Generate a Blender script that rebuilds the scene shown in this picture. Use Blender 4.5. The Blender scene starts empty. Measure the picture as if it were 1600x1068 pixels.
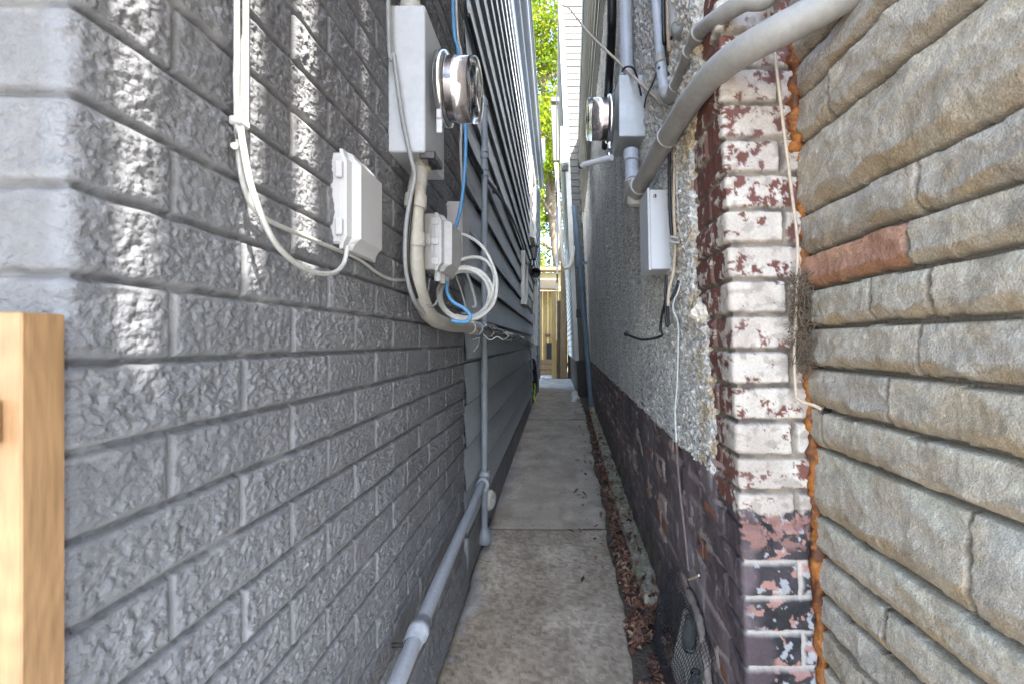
import bpy, math, random
import numpy as np
from mathutils import Vector, Matrix

random.seed(7)
RNG = np.random.default_rng(11)
ZC = 1.03            # eye height
F = 750.0; CX = 868.0; CY = 534.0
SC = bpy.context.scene
COL = SC.collection
PI = math.pi

# ------------------------------------------------------------------ places
WL = -0.39                       # left wall plane
RA, RB, LEAN = 0.325, 0.033, 0.045   # old right-hand house: plane x = RA + RB*y - LEAN*(z-ZC)

def P(px, py, d):
    return Vector(((px - CX) / F * d, d, ZC - (py - CY) / F * d))

def up(p, z=3.6): return Vector((p.x, p.y, z))

def LP(px, py, off=0.0):
    d = (WL + off) * F / (px - CX)
    return P(px, py, d)

def RP(px, py, off=0.0):
    d = (RA - off) / ((px - CX) / F - RB - LEAN * (py - CY) / F)
    return P(px, py, d)

def rx(y, z, off=0.0):           # x of the old house's wall
    return RA + RB * y - LEAN * (z - ZC) - off

# ------------------------------------------------------------------ objects
def setp(o, label=None, cat=None, group=None, kind=None):
    if label: o['label'] = label
    if cat: o['category'] = cat
    if group: o['group'] = group
    if kind: o['kind'] = kind
    return o

def empty(name, loc, label, cat, group=None):
    o = bpy.data.objects.new(name, None)
    o.location = loc; o.empty_display_size = .1
    COL.objects.link(o)
    return setp(o, label, cat, group)

def link(name, me, mat, parent=None):
    o = bpy.data.objects.new(name, me)
    COL.objects.link(o)
    if mat is not None:
        for m in (mat if isinstance(mat, (list, tuple)) else [mat]): me.materials.append(m)
    if parent is not None:
        o.parent = parent
        m = parent.matrix_basis.copy()
        p = parent.parent
        while p is not None:
            m = p.matrix_basis @ m; p = p.parent
        o.matrix_parent_inverse = m.inverted()
    return o

class MB:
    """collects shapes for one mesh"""
    def __init__(s): s.v = []; s.f = []; s.sm = []
    def add(s, vs, fs, smooth=False):
        b = len(s.v); s.v += [tuple(v) for v in vs]
        for f in fs: s.f.append(tuple(b + i for i in f)); s.sm.append(smooth)
        return s
    def box(s, c, size, M=None, bev=0.0):
        c = Vector(c); x, y, z = [a / 2 for a in size]
        M = M or Matrix.Identity(3)
        if bev <= 0:
            pts = [(-x,-y,-z),(x,-y,-z),(x,y,-z),(-x,y,-z),(-x,-y,z),(x,-y,z),(x,y,z),(-x,y,z)]
            fs = [(0,3,2,1),(4,5,6,7),(0,1,5,4),(1,2,6,5),(2,3,7,6),(3,0,4,7)]
            return s.add([c + M @ Vector(p) for p in pts], fs)
        bev = min(bev, .45 * min(size))
        pts = []; idx = {}
        for sx in (-1, 1):
            for sy in (-1, 1):
                for sz in (-1, 1):
                    for a in range(3):
                        q = [sx * (x - bev), sy * (y - bev), sz * (z - bev)]
                        q[a] += (sx, sy, sz)[a] * bev
                        idx[(sx, sy, sz, a)] = len(pts); pts.append(q)
        fs = []
        def cor(a, sa, o1, o2):
            t = [0, 0, 0]; t[a] = sa
            b, c2 = [k for k in range(3) if k != a]; t[b] = o1; t[c2] = o2
            return (t[0], t[1], t[2])
        for a in range(3):
            for sa in (-1, 1):
                fs.append([idx[cor(a, sa, o1, o2) + (a,)] for o1, o2 in ((-1,-1),(1,-1),(1,1),(-1,1))])
        for a in range(3):                      # edges along axis a
            b, c2 = [k for k in range(3) if k != a]
            for sb in (-1, 1):
                for sc in (-1, 1):
                    t0 = [0]*3; t0[a] = -1; t0[b] = sb; t0[c2] = sc
                    t1 = list(t0); t1[a] = 1
                    fs.append([idx[tuple(t0)+(b,)], idx[tuple(t1)+(b,)], idx[tuple(t1)+(c2,)], idx[tuple(t0)+(c2,)]])
        for sx in (-1, 1):
            for sy in (-1, 1):
                for sz in (-1, 1):
                    fs.append([idx[(sx,sy,sz,a)] for a in range(3)])
        V = [Vector(p) for p in pts]
        out = []
        for f in fs:                            # outward winding
            n = (V[f[1]] - V[f[0]]).cross(V[f[2]] - V[f[0]])
            m = sum((V[i] for i in f), Vector()) / len(f)
            out.append(tuple(f) if n.dot(m) > 0 else tuple(reversed(f)))
        return s.add([c + M @ p for p in V], out)
    def tube(s, pts, r, n=10, cap=True, smooth=True):
        pts = [Vector(p) for p in pts]
        rs = r if isinstance(r, (list, tuple)) else [r] * len(pts)
        vs = []; fs = []
        up = None
        for i, p in enumerate(pts):
            a = pts[max(0, i-1)]; b = pts[min(len(pts)-1, i+1)]
            t = (b - a)
            t = t.normalized() if t.length > 1e-9 else Vector((0,0,1))
            if up is None:
                up = t.orthogonal().normalized()
            up = (up - t * up.dot(t))
            up = up.normalized() if up.length > 1e-6 else t.orthogonal().normalized()
            w = t.cross(up)
            for k in range(n):
                a2 = 2 * PI * k / n
                vs.append(p + (up * math.cos(a2) + w * math.sin(a2)) * rs[i])
        for i in range(len(pts) - 1):
            for k in range(n):
                fs.append((i*n + k, i*n + (k+1) % n, (i+1)*n + (k+1) % n, (i+1)*n + k))
        s.add(vs, fs, smooth)
        if cap:
            s.add(vs[:n], [tuple(reversed(range(n)))]); s.add(vs[-n:], [tuple(range(n))])
        return s
    def lathe(s, o, axis, prof, n=32, smooth=True):
        """prof: (distance along axis, radius)"""
        o = Vector(o); ax = Vector(axis).normalized(); u = ax.orthogonal().normalized(); w = ax.cross(u)
        vs = []; fs = []
        for h, r in prof:
            for k in range(n):
                a = 2 * PI * k / n
                vs.append(o + ax * h + (u * math.cos(a) + w * math.sin(a)) * r)
        for i in range(len(prof) - 1):
            for k in range(n):
                fs.append((i*n + k, i*n + (k+1) % n, (i+1)*n + (k+1) % n, (i+1)*n + k))
        return s.add(vs, fs, smooth)
    def build(s, name, mat, parent=None):
        me = bpy.data.meshes.new(name)
        me.from_pydata(s.v, [], s.f); 
        me.polygons.foreach_set('use_smooth', s.sm)
        me.update()
        return link(name, me, mat, parent)

def spline(pts, n=8):
    pts = [Vector(p) for p in pts]
    if len(pts) < 3: return pts
    q = [pts[0] * 2 - pts[1]] + pts + [pts[-1] * 2 - pts[-2]]
    out = []
    for i in range(1, len(q) - 2):
        p0, p1, p2, p3 = q[i-1:i+3]
        for k in range(n):
            t = k / n
            out.append(.5 * ((2*p1) + (p2-p0)*t + (2*p0-5*p1+4*p2-p3)*t*t + (3*p1-p0-3*p2+p3)*t**3))
    out.append(pts[-1])
    return out

def grid_mesh(name, V, mat, parent=None, cols=None, mask=None, smooth=True, flip=False, alpha=None):
    """V (nu,nv,3) -> quads; cols (nu,nv,3) stored as colour attribute Col"""
    nu, nv = V.shape[:2]
    i = np.arange(nu * nv).reshape(nu, nv)
    q = np.stack([i[:-1,:-1], i[1:,:-1], i[1:,1:], i[:-1,1:]], -1)
    if flip: q = q[..., ::-1]
    if mask is not None: q = q[mask]
    q = q.reshape(-1, 4)
    me = bpy.data.meshes.new(name)
    me.vertices.add(nu * nv); me.vertices.foreach_set('co', V.reshape(-1).astype(np.float32))
    me.loops.add(q.size); me.loops.foreach_set('vertex_index', q.reshape(-1).astype(np.int32))
    me.polygons.add(len(q)); me.polygons.foreach_set('loop_start', np.arange(0, q.size, 4, dtype=np.int32))
    try: me.polygons.foreach_set('loop_total', np.full(len(q), 4, dtype=np.int32))
    except Exception: pass
    me.polygons.foreach_set('use_smooth', np.full(len(q), smooth))
    me.update(calc_edges=True); me.validate()
    if cols is not None:
        a = me.color_attributes.new('Col', 'FLOAT_COLOR', 'POINT')
        c = np.ones((nu * nv, 4), np.float32); c[:, :3] = cols.reshape(-1, 3)
        if alpha is not None: c[:, 3] = alpha.reshape(-1)
        a.data.foreach_set('color', c.reshape(-1))
    return link(name, me, mat, parent)

# ------------------------------------------------------------------ noise
def _h(ix, iy, seed):
    with np.errstate(over='ignore'):
        h = (ix.astype(np.int64) * 374761393 + iy.astype(np.int64) * 668265263 + seed * 1442695041) & 0xFFFFFFFF
        h = ((h ^ (h >> 13)) * 1274126177) & 0xFFFFFFFF
        h = (h ^ (h >> 16)) & 0xFFFFFFFF
    return h / 4294967295.0

def perlin(x, y, seed=0):
    x0 = np.floor(x); y0 = np.floor(y); fx = x - x0; fy = y - y0
    u = fx*fx*fx*(fx*(fx*6-15)+10); v = fy*fy*fy*(fy*(fy*6-15)+10)
    def g(dx, dy):
        a = _h(x0 + dx, y0 + dy, seed) * 2 * PI
        return np.cos(a) * (fx - dx) + np.sin(a) * (fy - dy)
    return ((g(0,0)*(1-u) + g(1,0)*u)*(1-v) + (g(0,1)*(1-u) + g(1,1)*u)*v) * 1.5

def fbm(x, y, seed=0, o=4, gain=.5):
    t = 0; a = 1
    for k in range(o):
        t = t + a * perlin(x * 2**k, y * 2**k, seed + 17*k); a *= gain
    return t

def worley(x, y, seed=0):
    x0 = np.floor(x); y0 = np.floor(y)
    f1 = np.full(x.shape, 9.); f2 = np.full(x.shape, 9.); cid = np.zeros(x.shape)
    for dx in (-1, 0, 1):
        for dy in (-1, 0, 1):
            cx = x0 + dx; cy = y0 + dy
            d = np.hypot(cx + _h(cx, cy, seed) - x, cy + _h(cx, cy, seed + 5) - y)
            nw = d < f1
            f2 = np.where(nw, f1, np.minimum(f2, d))
            cid = np.where(nw, _h(cx, cy, seed + 9), cid); f1 = np.where(nw, d, f1)
    return f1, f2, cid

def ss(a, b, x):
    t = np.clip((x - a) / (b - a), 0, 1); return t * t * (3 - 2 * t)

def mix(a, b, t):
    return a + (b - a) * t[..., None]

def C(*c): return np.array(c, float)

# ------------------------------------------------------------------ materials
def mat(name, color=None, rough=.6, metal=0., attr=False, var=(6., .2), fine=(90., .12), bump=None, spec=.4, trans=0., dirt=None, stretch=None, coat=0):
    m = bpy.data.materials.new(name); m.use_nodes = True
    nt = m.node_tree; N = nt.nodes; L = nt.links
    b = N['Principled BSDF']
    b.inputs['Roughness'].default_value = rough; b.inputs['Metallic'].default_value = metal
    b.inputs['Specular IOR Level'].default_value = spec
    if trans: b.inputs['Transmission Weight'].default_value = trans; b.inputs['IOR'].default_value = 1.18
    if coat: b.inputs['Coat Weight'].default_value = coat
    tc = N.new('ShaderNodeTexCoord'); mp = N.new('ShaderNodeMapping'); L.new(tc.outputs['Object'], mp.inputs[0])
    if stretch: mp.inputs['Scale'].default_value = stretch
    def noise(scale, detail=6, r=.6):
        n = N.new('ShaderNodeTexNoise'); n.inputs['Scale'].default_value = scale
        n.inputs['Detail'].default_value = detail; n.inputs['Roughness'].default_value = r
        L.new(mp.outputs[0], n.inputs['Vector']); return n
    if attr:
        a = N.new('ShaderNodeVertexColor'); a.layer_name = 'Col'; cur = a.outputs[0]
    else:
        a = N.new('ShaderNodeRGB'); a.outputs[0].default_value = (*color, 1); cur = a.outputs[0]
    def mul(cur, nz, lo, hi, tint=None):
        r = N.new('ShaderNodeMapRange'); r.inputs[1].default_value = .25; r.inputs[2].default_value = .75
        r.inputs[3].default_value = lo; r.inputs[4].default_value = hi
        L.new(nz.outputs['Fac'], r.inputs[0])
        x = N.new('ShaderNodeMix'); x.data_type = 'RGBA'; x.blend_type = 'MULTIPLY'; x.inputs[0].default_value = 1
        L.new(cur, x.inputs[6]); L.new(r.outputs[0], x.inputs[7]); return x.outputs[2]
    if var: cur = mul(cur, noise(var[0]), 1 - var[1], 1 + var[1])
    if fine: cur = mul(cur, noise(fine[0], 4), 1 - fine[1], 1 + fine[1])
    if dirt:                                   # (scale, threshold, colour, amount)
        n = noise(dirt[0], 8, .65)
        r = N.new('ShaderNodeMapRange'); r.inputs[1].default_value = dirt[1]; r.inputs[2].default_value = dirt[1] + .12
        r.inputs[3].default_value = 0; r.inputs[4].default_value = dirt[3]; L.new(n.outputs['Fac'], r.inputs[0])
        x = N.new('ShaderNodeMix'); x.data_type = 'RGBA'; L.new(r.outputs[0], x.inputs[0])
        L.new(cur, x.inputs[6]); x.inputs[7].default_value = (*dirt[2], 1); cur = x.outputs[2]
    L.new(cur, b.inputs['Base Color'])
    if rough > .1 and metal < .5:
        n = noise(25, 3); r = N.new('ShaderNodeMapRange'); r.inputs[3].default_value = max(0, rough - .12); r.inputs[4].default_value = min(1, rough + .12)
        L.new(n.outputs['Fac'], r.inputs[0]); L.new(r.outputs[0], b.inputs['Roughness'])
    if bump:
        h = None
        for sc, st, dist in bump:
            n = noise(sc, 5, .6); bp = N.new('ShaderNodeBump'); bp.inputs['Strength'].default_value = st; bp.inputs['Distance'].default_value = dist
            L.new(n.outputs['Fac'], bp.inputs['Height'])
            if h is not None: L.new(h, bp.inputs['Normal'])
            h = bp.outputs[0]
        L.new(h, b.inputs['Normal'])
    return m

M = {}
M['paint_brick'] = mat('painted_brick', attr=True, rough=.7, var=(3.5, .13), fine=(60, .14), bump=[(170, .25, .004), (420, .45, .003)], spec=.38)
M['old_brick'] = mat('worn_brick', attr=True, rough=.75, var=(9, .12), fine=(240, .16), bump=[(260, .4, .004)])
M['stone'] = mat('split_stone', attr=True, rough=.85, var=(14, .12), fine=(260, .34), bump=[(95, .45, .005), (330, .8, .004)])
M['stucco'] = mat('roughcast', attr=True, rough=.85, var=(5, .15), fine=(125, .5), bump=[(150, 1., .012)])
M['purple'] = mat('peeling_paint', attr=True, rough=.55, var=(6, .22), fine=(120, .14), bump=[(70, .5, .006), (260, .3, .003)])
M['siding'] = mat('grey_siding', attr=True, rough=.42, var=(2.0, .13), fine=(60, .06), bump=[(40, .12, .003)], stretch=(1, .25, 1), dirt=(3, .62, (.16, .16, .16), .35))
M['siding_edge'] = mat('siding_trim', (.24, .255, .27), rough=.5, var=(3, .1))
M['gutter'] = mat('gutter_grey', (.13, .137, .145), rough=.55, var=(3, .15))
M['cream_siding'] = mat('cream_lap_siding', attr=True, rough=.5, var=(2.5, .12), fine=(70, .08), bump=[(40, .1, .003)], stretch=(1, .25, 1), dirt=(4, .6, (.34, .31, .25), .5))
M['cream'] = mat('cream_paint', (.70, .67, .59), rough=.5, var=(2.5, .12))
M['siding_plain'] = mat('grey_wall', (.30, .33, .36), rough=.5, var=(2.5, .12))
M['bay'] = mat('bay_siding', (.09, .084, .066), rough=.5, var=(2.5, .12), fine=(70, .08))
M['white_trim'] = mat('white_trim', (.58, .57, .53), rough=.45, var=(4, .1), dirt=(6, .62, (.45, .42, .36), .5))
M['dark_roof'] = mat('roof_shingle', (.06, .06, .065), rough=.9, bump=[(40, .5, .01)])
M['concrete'] = mat('concrete', attr=True, rough=.85, var=(4.5, .22), fine=(230, .38), bump=[(130, .4, .004), (16, .2, .01)])
M['parge'] = mat('parging', (.20, .205, .215), rough=.75, var=(7, .25), fine=(60, .2), bump=[(45, .6, .01)])
M['soil'] = mat('soil', (.075, .06, .045), rough=.95, var=(6, .4), fine=(90, .4), bump=[(40, .8, .02)])
M['ground'] = mat('ground', (.26, .25, .24), rough=.9, var=(.8, .3), fine=(40, .25), bump=[(30, .4, .01)])
M['kerb'] = mat('mossy_concrete', (.29, .265, .19), rough=.9, var=(14, .45), fine=(120, .4), bump=[(60, .7, .008)], dirt=(11, .52, (.12, .125, .05), .8))
M['leaf_litter'] = mat('dead_leaves', attr=True, rough=.8, var=(30, .3))
M['box_grey'] = mat('meter_box_grey', (.46, .475, .48), rough=.42, var=(7, .14), fine=(60, .07), dirt=(16, .62, (.24, .19, .14), .55), bump=[(30, .1, .002)])
M['box_white'] = mat('white_plastic', (.52, .52, .525), rough=.38, var=(5, .06), fine=(50, .03), dirt=(14, .64, (.42, .41, .38), .35))
M['box_dull'] = mat('dull_white_plastic', (.46, .46, .46), rough=.45, var=(7, .1), dirt=(14, .6, (.33, .32, .29), .4))
M['chrome'] = mat('polished_metal', (.75, .74, .72), rough=.16, metal=1, var=(12, .15), fine=None)
M['steel'] = mat('dull_steel', (.30, .275, .27), rough=.2, metal=1, var=(14, .25), fine=None)
M['plate'] = mat('meter_plate', (.66, .60, .575), rough=.16, metal=.85, var=(12, .15), fine=None)
M['glass'] = mat('meter_glass', (.95, .96, .97), rough=.03, trans=1., var=None, fine=None, spec=.5)
M['black'] = mat('black_plastic', (.018, .018, .02), rough=.45, var=(12, .2))
M['blue'] = mat('blue_cable', (.10, .28, .50), rough=.4, var=(12, .15))
M['white_cable'] = mat('white_cable', (.44, .44, .41), rough=.45, var=(14, .12), dirt=(30, .6, (.32, .31, .27), .4))
M['grey_cable'] = mat('grey_cable', (.27, .275, .27), rough=.5, var=(14, .15))
M['beige_cable'] = mat('beige_cable', (.42, .33, .24), rough=.6, var=(14, .2))
M['pvc'] = mat('grey_pvc', (.29, .275, .25), rough=.45, var=(9, .18), fine=(90, .1), dirt=(10, .56, (.22, .19, .15), .55))
M['pvc_pale'] = mat('pale_conduit', (.36, .375, .40), rough=.42, var=(9, .12), dirt=(10, .62, (.3, .28, .25), .4))
M['pvc_tan'] = mat('tan_conduit', (.40, .38, .33), rough=.5, var=(9, .15), dirt=(10, .58, (.22, .2, .16), .5))
M['pipe_grey'] = mat('painted_pipe', (.23, .255, .285), rough=.42, var=(8, .12), dirt=(30, .68, (.10, .08, .07), .5))
M['gas'] = mat('painted_gas_pipe', (.31, .335, .365), rough=.45, var=(8, .12), dirt=(22, .66, (.16, .13, .11), .6))
M['blue_pipe'] = mat('blue_grey_downspout', (.13, .18, .22), rough=.4, var=(8, .15))
M['foam'] = mat('orange_foam', (.27, .092, .015), rough=.6, var=(22, .5), fine=(110, .3), bump=[(90, .6, .006)], dirt=(30, .46, (.075, .024, .010), .9))
M['purple_dull'] = mat('purple_brown_paint', (.17, .125, .125), rough=.6, var=(20, .25))
M['plaster'] = mat('plaster', (.6, .55, .46), rough=.9, var=(20, .2), bump=[(60, .7, .01)])
M['surround'] = mat('rough_concrete', (.20, .165, .14), rough=.9, var=(20, .25), fine=(120, .2), bump=[(60, .7, .01)])
M['nest'] = mat('dry_grass', (.13, .095, .065), rough=.9, var=(40, .5))
M['twine'] = mat('twine', (.50, .40, .30), rough=.8, var=(60, .2))
M['wood_new'] = mat('fresh_lumber', (.285, .168, .08), rough=.6, var=(5, .22), fine=(26, .2), stretch=(6, 6, .7), bump=[(30, .2, .003)], dirt=(7, .66, (.22, .10, .035), .6))
M['wood_tan'] = mat('tan_boards', (.23, .145, .068), rough=.7, var=(4, .25), fine=(20, .2), stretch=(5, 5, .6), bump=[(20, .3, .005)])
M['wood_old'] = mat('brown_boards', (.135, .08, .046), rough=.75, var=(4, .25), fine=(20, .2), stretch=(5, 5, .6), bump=[(20, .3, .005)])
M['shed'] = mat('shed_boards', (.36, .24, .08), rough=.7, var=(3, .25), fine=(20, .15), stretch=(5, 5, .8))
M['garage'] = mat('garage_paint', (.30, .25, .12), rough=.7)
M['bark'] = mat('bark', (.16, .125, .09), rough=.9, var=(5, .3), stretch=(3, 3, .8), bump=[(14, .8, .03)])
M['hiviz'] = mat('yellow_green_strap', (.45, .6, .03), rough=.6)
M['cloth'] = mat('black_cloth', (.015, .015, .02), rough=.9, bump=[(20, .5, .02)])
M['jar'] = mat('jar_glass', (.45, .50, .52), rough=.05, trans=.95, var=None, fine=None)
M['wire'] = mat('black_wire', (.02, .022, .028), rough=.45, var=(30, .3))
M['lantern_glass'] = mat('lantern_glass', (.6, .62, .62), rough=.1, trans=.6, var=None, fine=None)
M['window'] = mat('window_glass', (.05, .06, .07), rough=.08, var=None, fine=None, spec=.6)

def lumpy(m):
    """rock-face lumps on the brick faces (attribute alpha masks them)"""
    nt = m.node_tree; N = nt.nodes; L = nt.links
    tc = N.new('ShaderNodeTexCoord')
    nz = N.new('ShaderNodeTexNoise'); nz.inputs['Scale'].default_value = 55; nz.inputs['Detail'].default_value = 3
    L.new(tc.outputs['Object'], nz.inputs['Vector'])
    ad = N.new('ShaderNodeVectorMath'); ad.operation = 'MULTIPLY_ADD'; ad.inputs[1].default_value = (.016, .016, .016)
    L.new(nz.outputs['Color'], ad.inputs[0]); L.new(tc.outputs['Object'], ad.inputs[2])
    mp = N.new('ShaderNodeMapping'); mp.inputs['Rotation'].default_value = (.45, 0, 0); mp.inputs['Scale'].default_value = (1, .6, 1.1); L.new(ad.outputs[0], mp.inputs[0])
    v = N.new('ShaderNodeTexVoronoi'); v.feature = 'SMOOTH_F1'; v.inputs['Scale'].default_value = 135; v.inputs['Smoothness'].default_value = .35
    L.new(mp.outputs[0], v.inputs['Vector'])
    n2 = N.new('ShaderNodeTexNoise'); n2.inputs['Scale'].default_value = 120; n2.inputs['Detail'].default_value = 4; L.new(mp.outputs[0], n2.inputs['Vector'])
    su = N.new('ShaderNodeMath'); su.operation = 'SUBTRACT'; L.new(n2.outputs['Fac'], su.inputs[0]); L.new(v.outputs['Distance'], su.inputs[1])
    va = N.new('ShaderNodeVertexColor'); va.layer_name = 'Col'
    mu = N.new('ShaderNodeMath'); mu.operation = 'MULTIPLY'; L.new(su.outputs[0], mu.inputs[0]); L.new(va.outputs['Alpha'], mu.inputs[1])
    bp = N.new('ShaderNodeBump'); bp.inputs['Strength'].default_value = 1.; bp.inputs['Distance'].default_value = .0034
    L.new(mu.outputs[0], bp.inputs['Height'])
    b = N['Principled BSDF']; l = b.inputs['Normal'].links[0]; L.new(l.from_socket, bp.inputs['Normal']); L.new(bp.outputs[0], b.inputs['Normal'])
lumpy(M['paint_brick'])
def knots(m):
    nt = m.node_tree; N = nt.nodes; L = nt.links; b = N['Principled BSDF']
    tc = N.new('ShaderNodeTexCoord'); mp = N.new('ShaderNodeMapping'); mp.inputs['Scale'].default_value = (13, 13, 5); L.new(tc.outputs['Object'], mp.inputs[0])
    v = N.new('ShaderNodeTexVoronoi'); v.inputs['Scale'].default_value = 1; L.new(mp.outputs[0], v.inputs['Vector'])
    w = N.new('ShaderNodeMath'); w.operation = 'SINE'; mm = N.new('ShaderNodeMath'); mm.operation = 'MULTIPLY'; mm.inputs[1].default_value = 60
    L.new(v.outputs['Distance'], mm.inputs[0]); L.new(mm.outputs[0], w.inputs[0])
    r = N.new('ShaderNodeMapRange'); r.inputs[1].default_value = -1; r.inputs[2].default_value = 1; r.inputs[3].default_value = .91; r.inputs[4].default_value = 1.04; L.new(w.outputs[0], r.inputs[0])
    k = N.new('ShaderNodeMapRange'); k.inputs[1].default_value = .06; k.inputs[2].default_value = .17; k.inputs[3].default_value = .30; k.inputs[4].default_value = 1; L.new(v.outputs['Distance'], k.inputs[0])
    q = N.new('ShaderNodeMath'); q.operation = 'MULTIPLY'; L.new(r.outputs[0], q.inputs[0]); L.new(k.outputs[0], q.inputs[1])
    x = N.new('ShaderNodeMix'); x.data_type = 'RGBA'; x.blend_type = 'MULTIPLY'; x.inputs[0].default_value = 1
    l = b.inputs['Base Color'].links[0]; L.new(l.from_socket, x.inputs[6]); L.new(q.outputs[0], x.inputs[7]); L.new(x.outputs[2], b.inputs['Base Color'])
knots(M['wood_new'])

def leaf_mat():
    m = bpy.data.materials.new('leaf'); m.use_nodes = True
    nt = m.node_tree; N = nt.nodes; L = nt.links
    for n in list(N): N.remove(n)
    out = N.new('ShaderNodeOutputMaterial'); d = N.new('ShaderNodeBsdfDiffuse'); t = N.new('ShaderNodeBsdfTranslucent'); a = N.new('ShaderNodeAddShader')
    c = N.new('ShaderNodeVertexColor'); c.layer_name = 'Col'
    L.new(c.outputs[0], d.inputs[0]); L.new(c.outputs[0], t.inputs[0]); L.new(d.outputs[0], a.inputs[0]); L.new(t.outputs[0], a.inputs[1])
    L.new(a.outputs[0], out.inputs[0]); return m
M['leaf'] = leaf_mat()

# ================================================================== SETTING
M['siding']['base'] = (.47, .51, .55); M['cream_siding']['base'] = (.74, .71, .63)
def plane(name, x0, x1, y0, y1, z, m):
    b = MB(); b.add([(x0,y0,z),(x1,y0,z),(x1,y1,z),(x0,y1,z)], [(0,1,2,3)])
    return setp(b.build(name, m), kind='structure')
plane('ground', -150, 150, -150, 150, -.03, M['ground'])
# soil strip under the litter, along the old house
plane('soil_strip', .15, .75, 1.0, 13.4, -.003, M['soil'])

def path():
    ys = np.concatenate([np.arange(.9, 4, .012), np.arange(4, 13.6, .04)])
    us = np.linspace(0, 1, 70)
    Y, U = np.meshgrid(ys, us, indexing='ij')
    e = fbm(Y * 3, Y * 0 + 3.3, 5, 3)
    XL = -.372 - .007 * (Y - 2) ; XL = np.where(Y < 2.06, -.362, XL)
    XR = .192 + .036 * np.minimum(Y, 6.6) + .022 * e + .012 * np.maximum(0, Y - 6.6)
    X = XL + (XR - XL) * U
    Z = .002 * fbm(X * 5, Y * 5, 2, 3)
    jc = np.ones_like(Z)
    for yj in (2.65, 6.4, 9.9):
        jd = np.abs(Y - yj - .004 * fbm(X * 14, Y * 0, 8, 3))
        w = .015 if yj < 3 else .03
        jc *= ss(0, w, jd)
    Z -= .010 * (1 - jc)
    edge = np.minimum(U * (XR - XL), (1 - U) * (XR - XL))
    Z -= .012 * (1 - ss(0, .014, edge))
    n = fbm(X * 3.2, Y * 1.6, 21, 5)
    col = mix(C(.285, .238, .175), C(.37, .315, .24), ss(-.5, .6, n))
    # coarse exposed aggregate in the near slab, smoother beyond
    ag = worley(X * 70, Y * 70, 3)[2]
    near = (1 - ss(2.62, 2.68, Y))
    col *= (1 + near * .6 * (ag - .5))[..., None]
    col = mix(col, C(.385, .34, .27), (1 - near) * .6)
    st = ss(.1, .5, fbm(X * 7, Y * 5, 33, 4)) * ss(.16, .02, U)       # pale smear by the wall
    col = mix(col, C(.36, .37, .38), st * .7)
    stn = ss(.15, .5, fbm(X * 4 + 3, Y * 2.2, 61, 5)); col = mix(col, col * C(.74, .72, .70), stn * .6)
    lt = ss(.25, .6, fbm(X * 9, Y * 6, 67, 5)); col = mix(col, np.minimum(col * 1.22, .5), lt * .6)
    crk = ss(.012, .0, np.abs(fbm(X * 2.2 + 5, Y * 1.1 + 2, 70, 5))) * ss(.1, .25, fbm(X * 1.2, Y * .8, 72, 2)); col = mix(col, col * .45, crk)
    spots = ss(.12, .05, worley(X * 30, Y * 30, 12)[0]) * (worley(X * 30, Y * 30, 12)[2] > .55); col = mix(col, C(.10, .075, .055), spots * .7)
    moss = ss(.93, 1.0, U + .05 * fbm(X * 20, Y * 20, 9, 3)) * ss(-.2, .3, fbm(X * 3, Y * 3, 41, 3))
    col = mix(col, C(.15, .15, .075), moss * .7)
    col = mix(col, C(.045, .03, .022), (1 - jc) * .9)
    V = np.stack([X, Y, Z], -1)
    return setp(grid_mesh('concrete_path', V, M['concrete'], cols=col, flip=True), kind='structure')
path()

# ================================================================== LEFT HOUSE
lh = empty('house', (WL, 2, 0), 'grey painted brick and dark grey lap-sided house along the left of the alley', 'house')

def bricks(u, v, bl, bh, off0, mort, wob=.0012, seed=0):
    """distance to the brick edge, row, brick id"""
    u = u + wob * fbm(u * 30, v * 30, seed + 3, 2); v = v + wob * fbm(u * 30 + 9, v * 30, seed + 4, 2)
    r = np.floor(v / bh); vv = v - r * bh
    o = np.where(r % 2 == 0, 0, bl / 2) + off0
    k = np.floor((u - o) / bl); uu = (u - o) - k * bl
    du = np.minimum(uu, bl - uu) - mort / 2; dv = np.minimum(vv, bh - vv) - mort / 2
    return np.minimum(du, dv), r, k, _h(r, k, seed)

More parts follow.
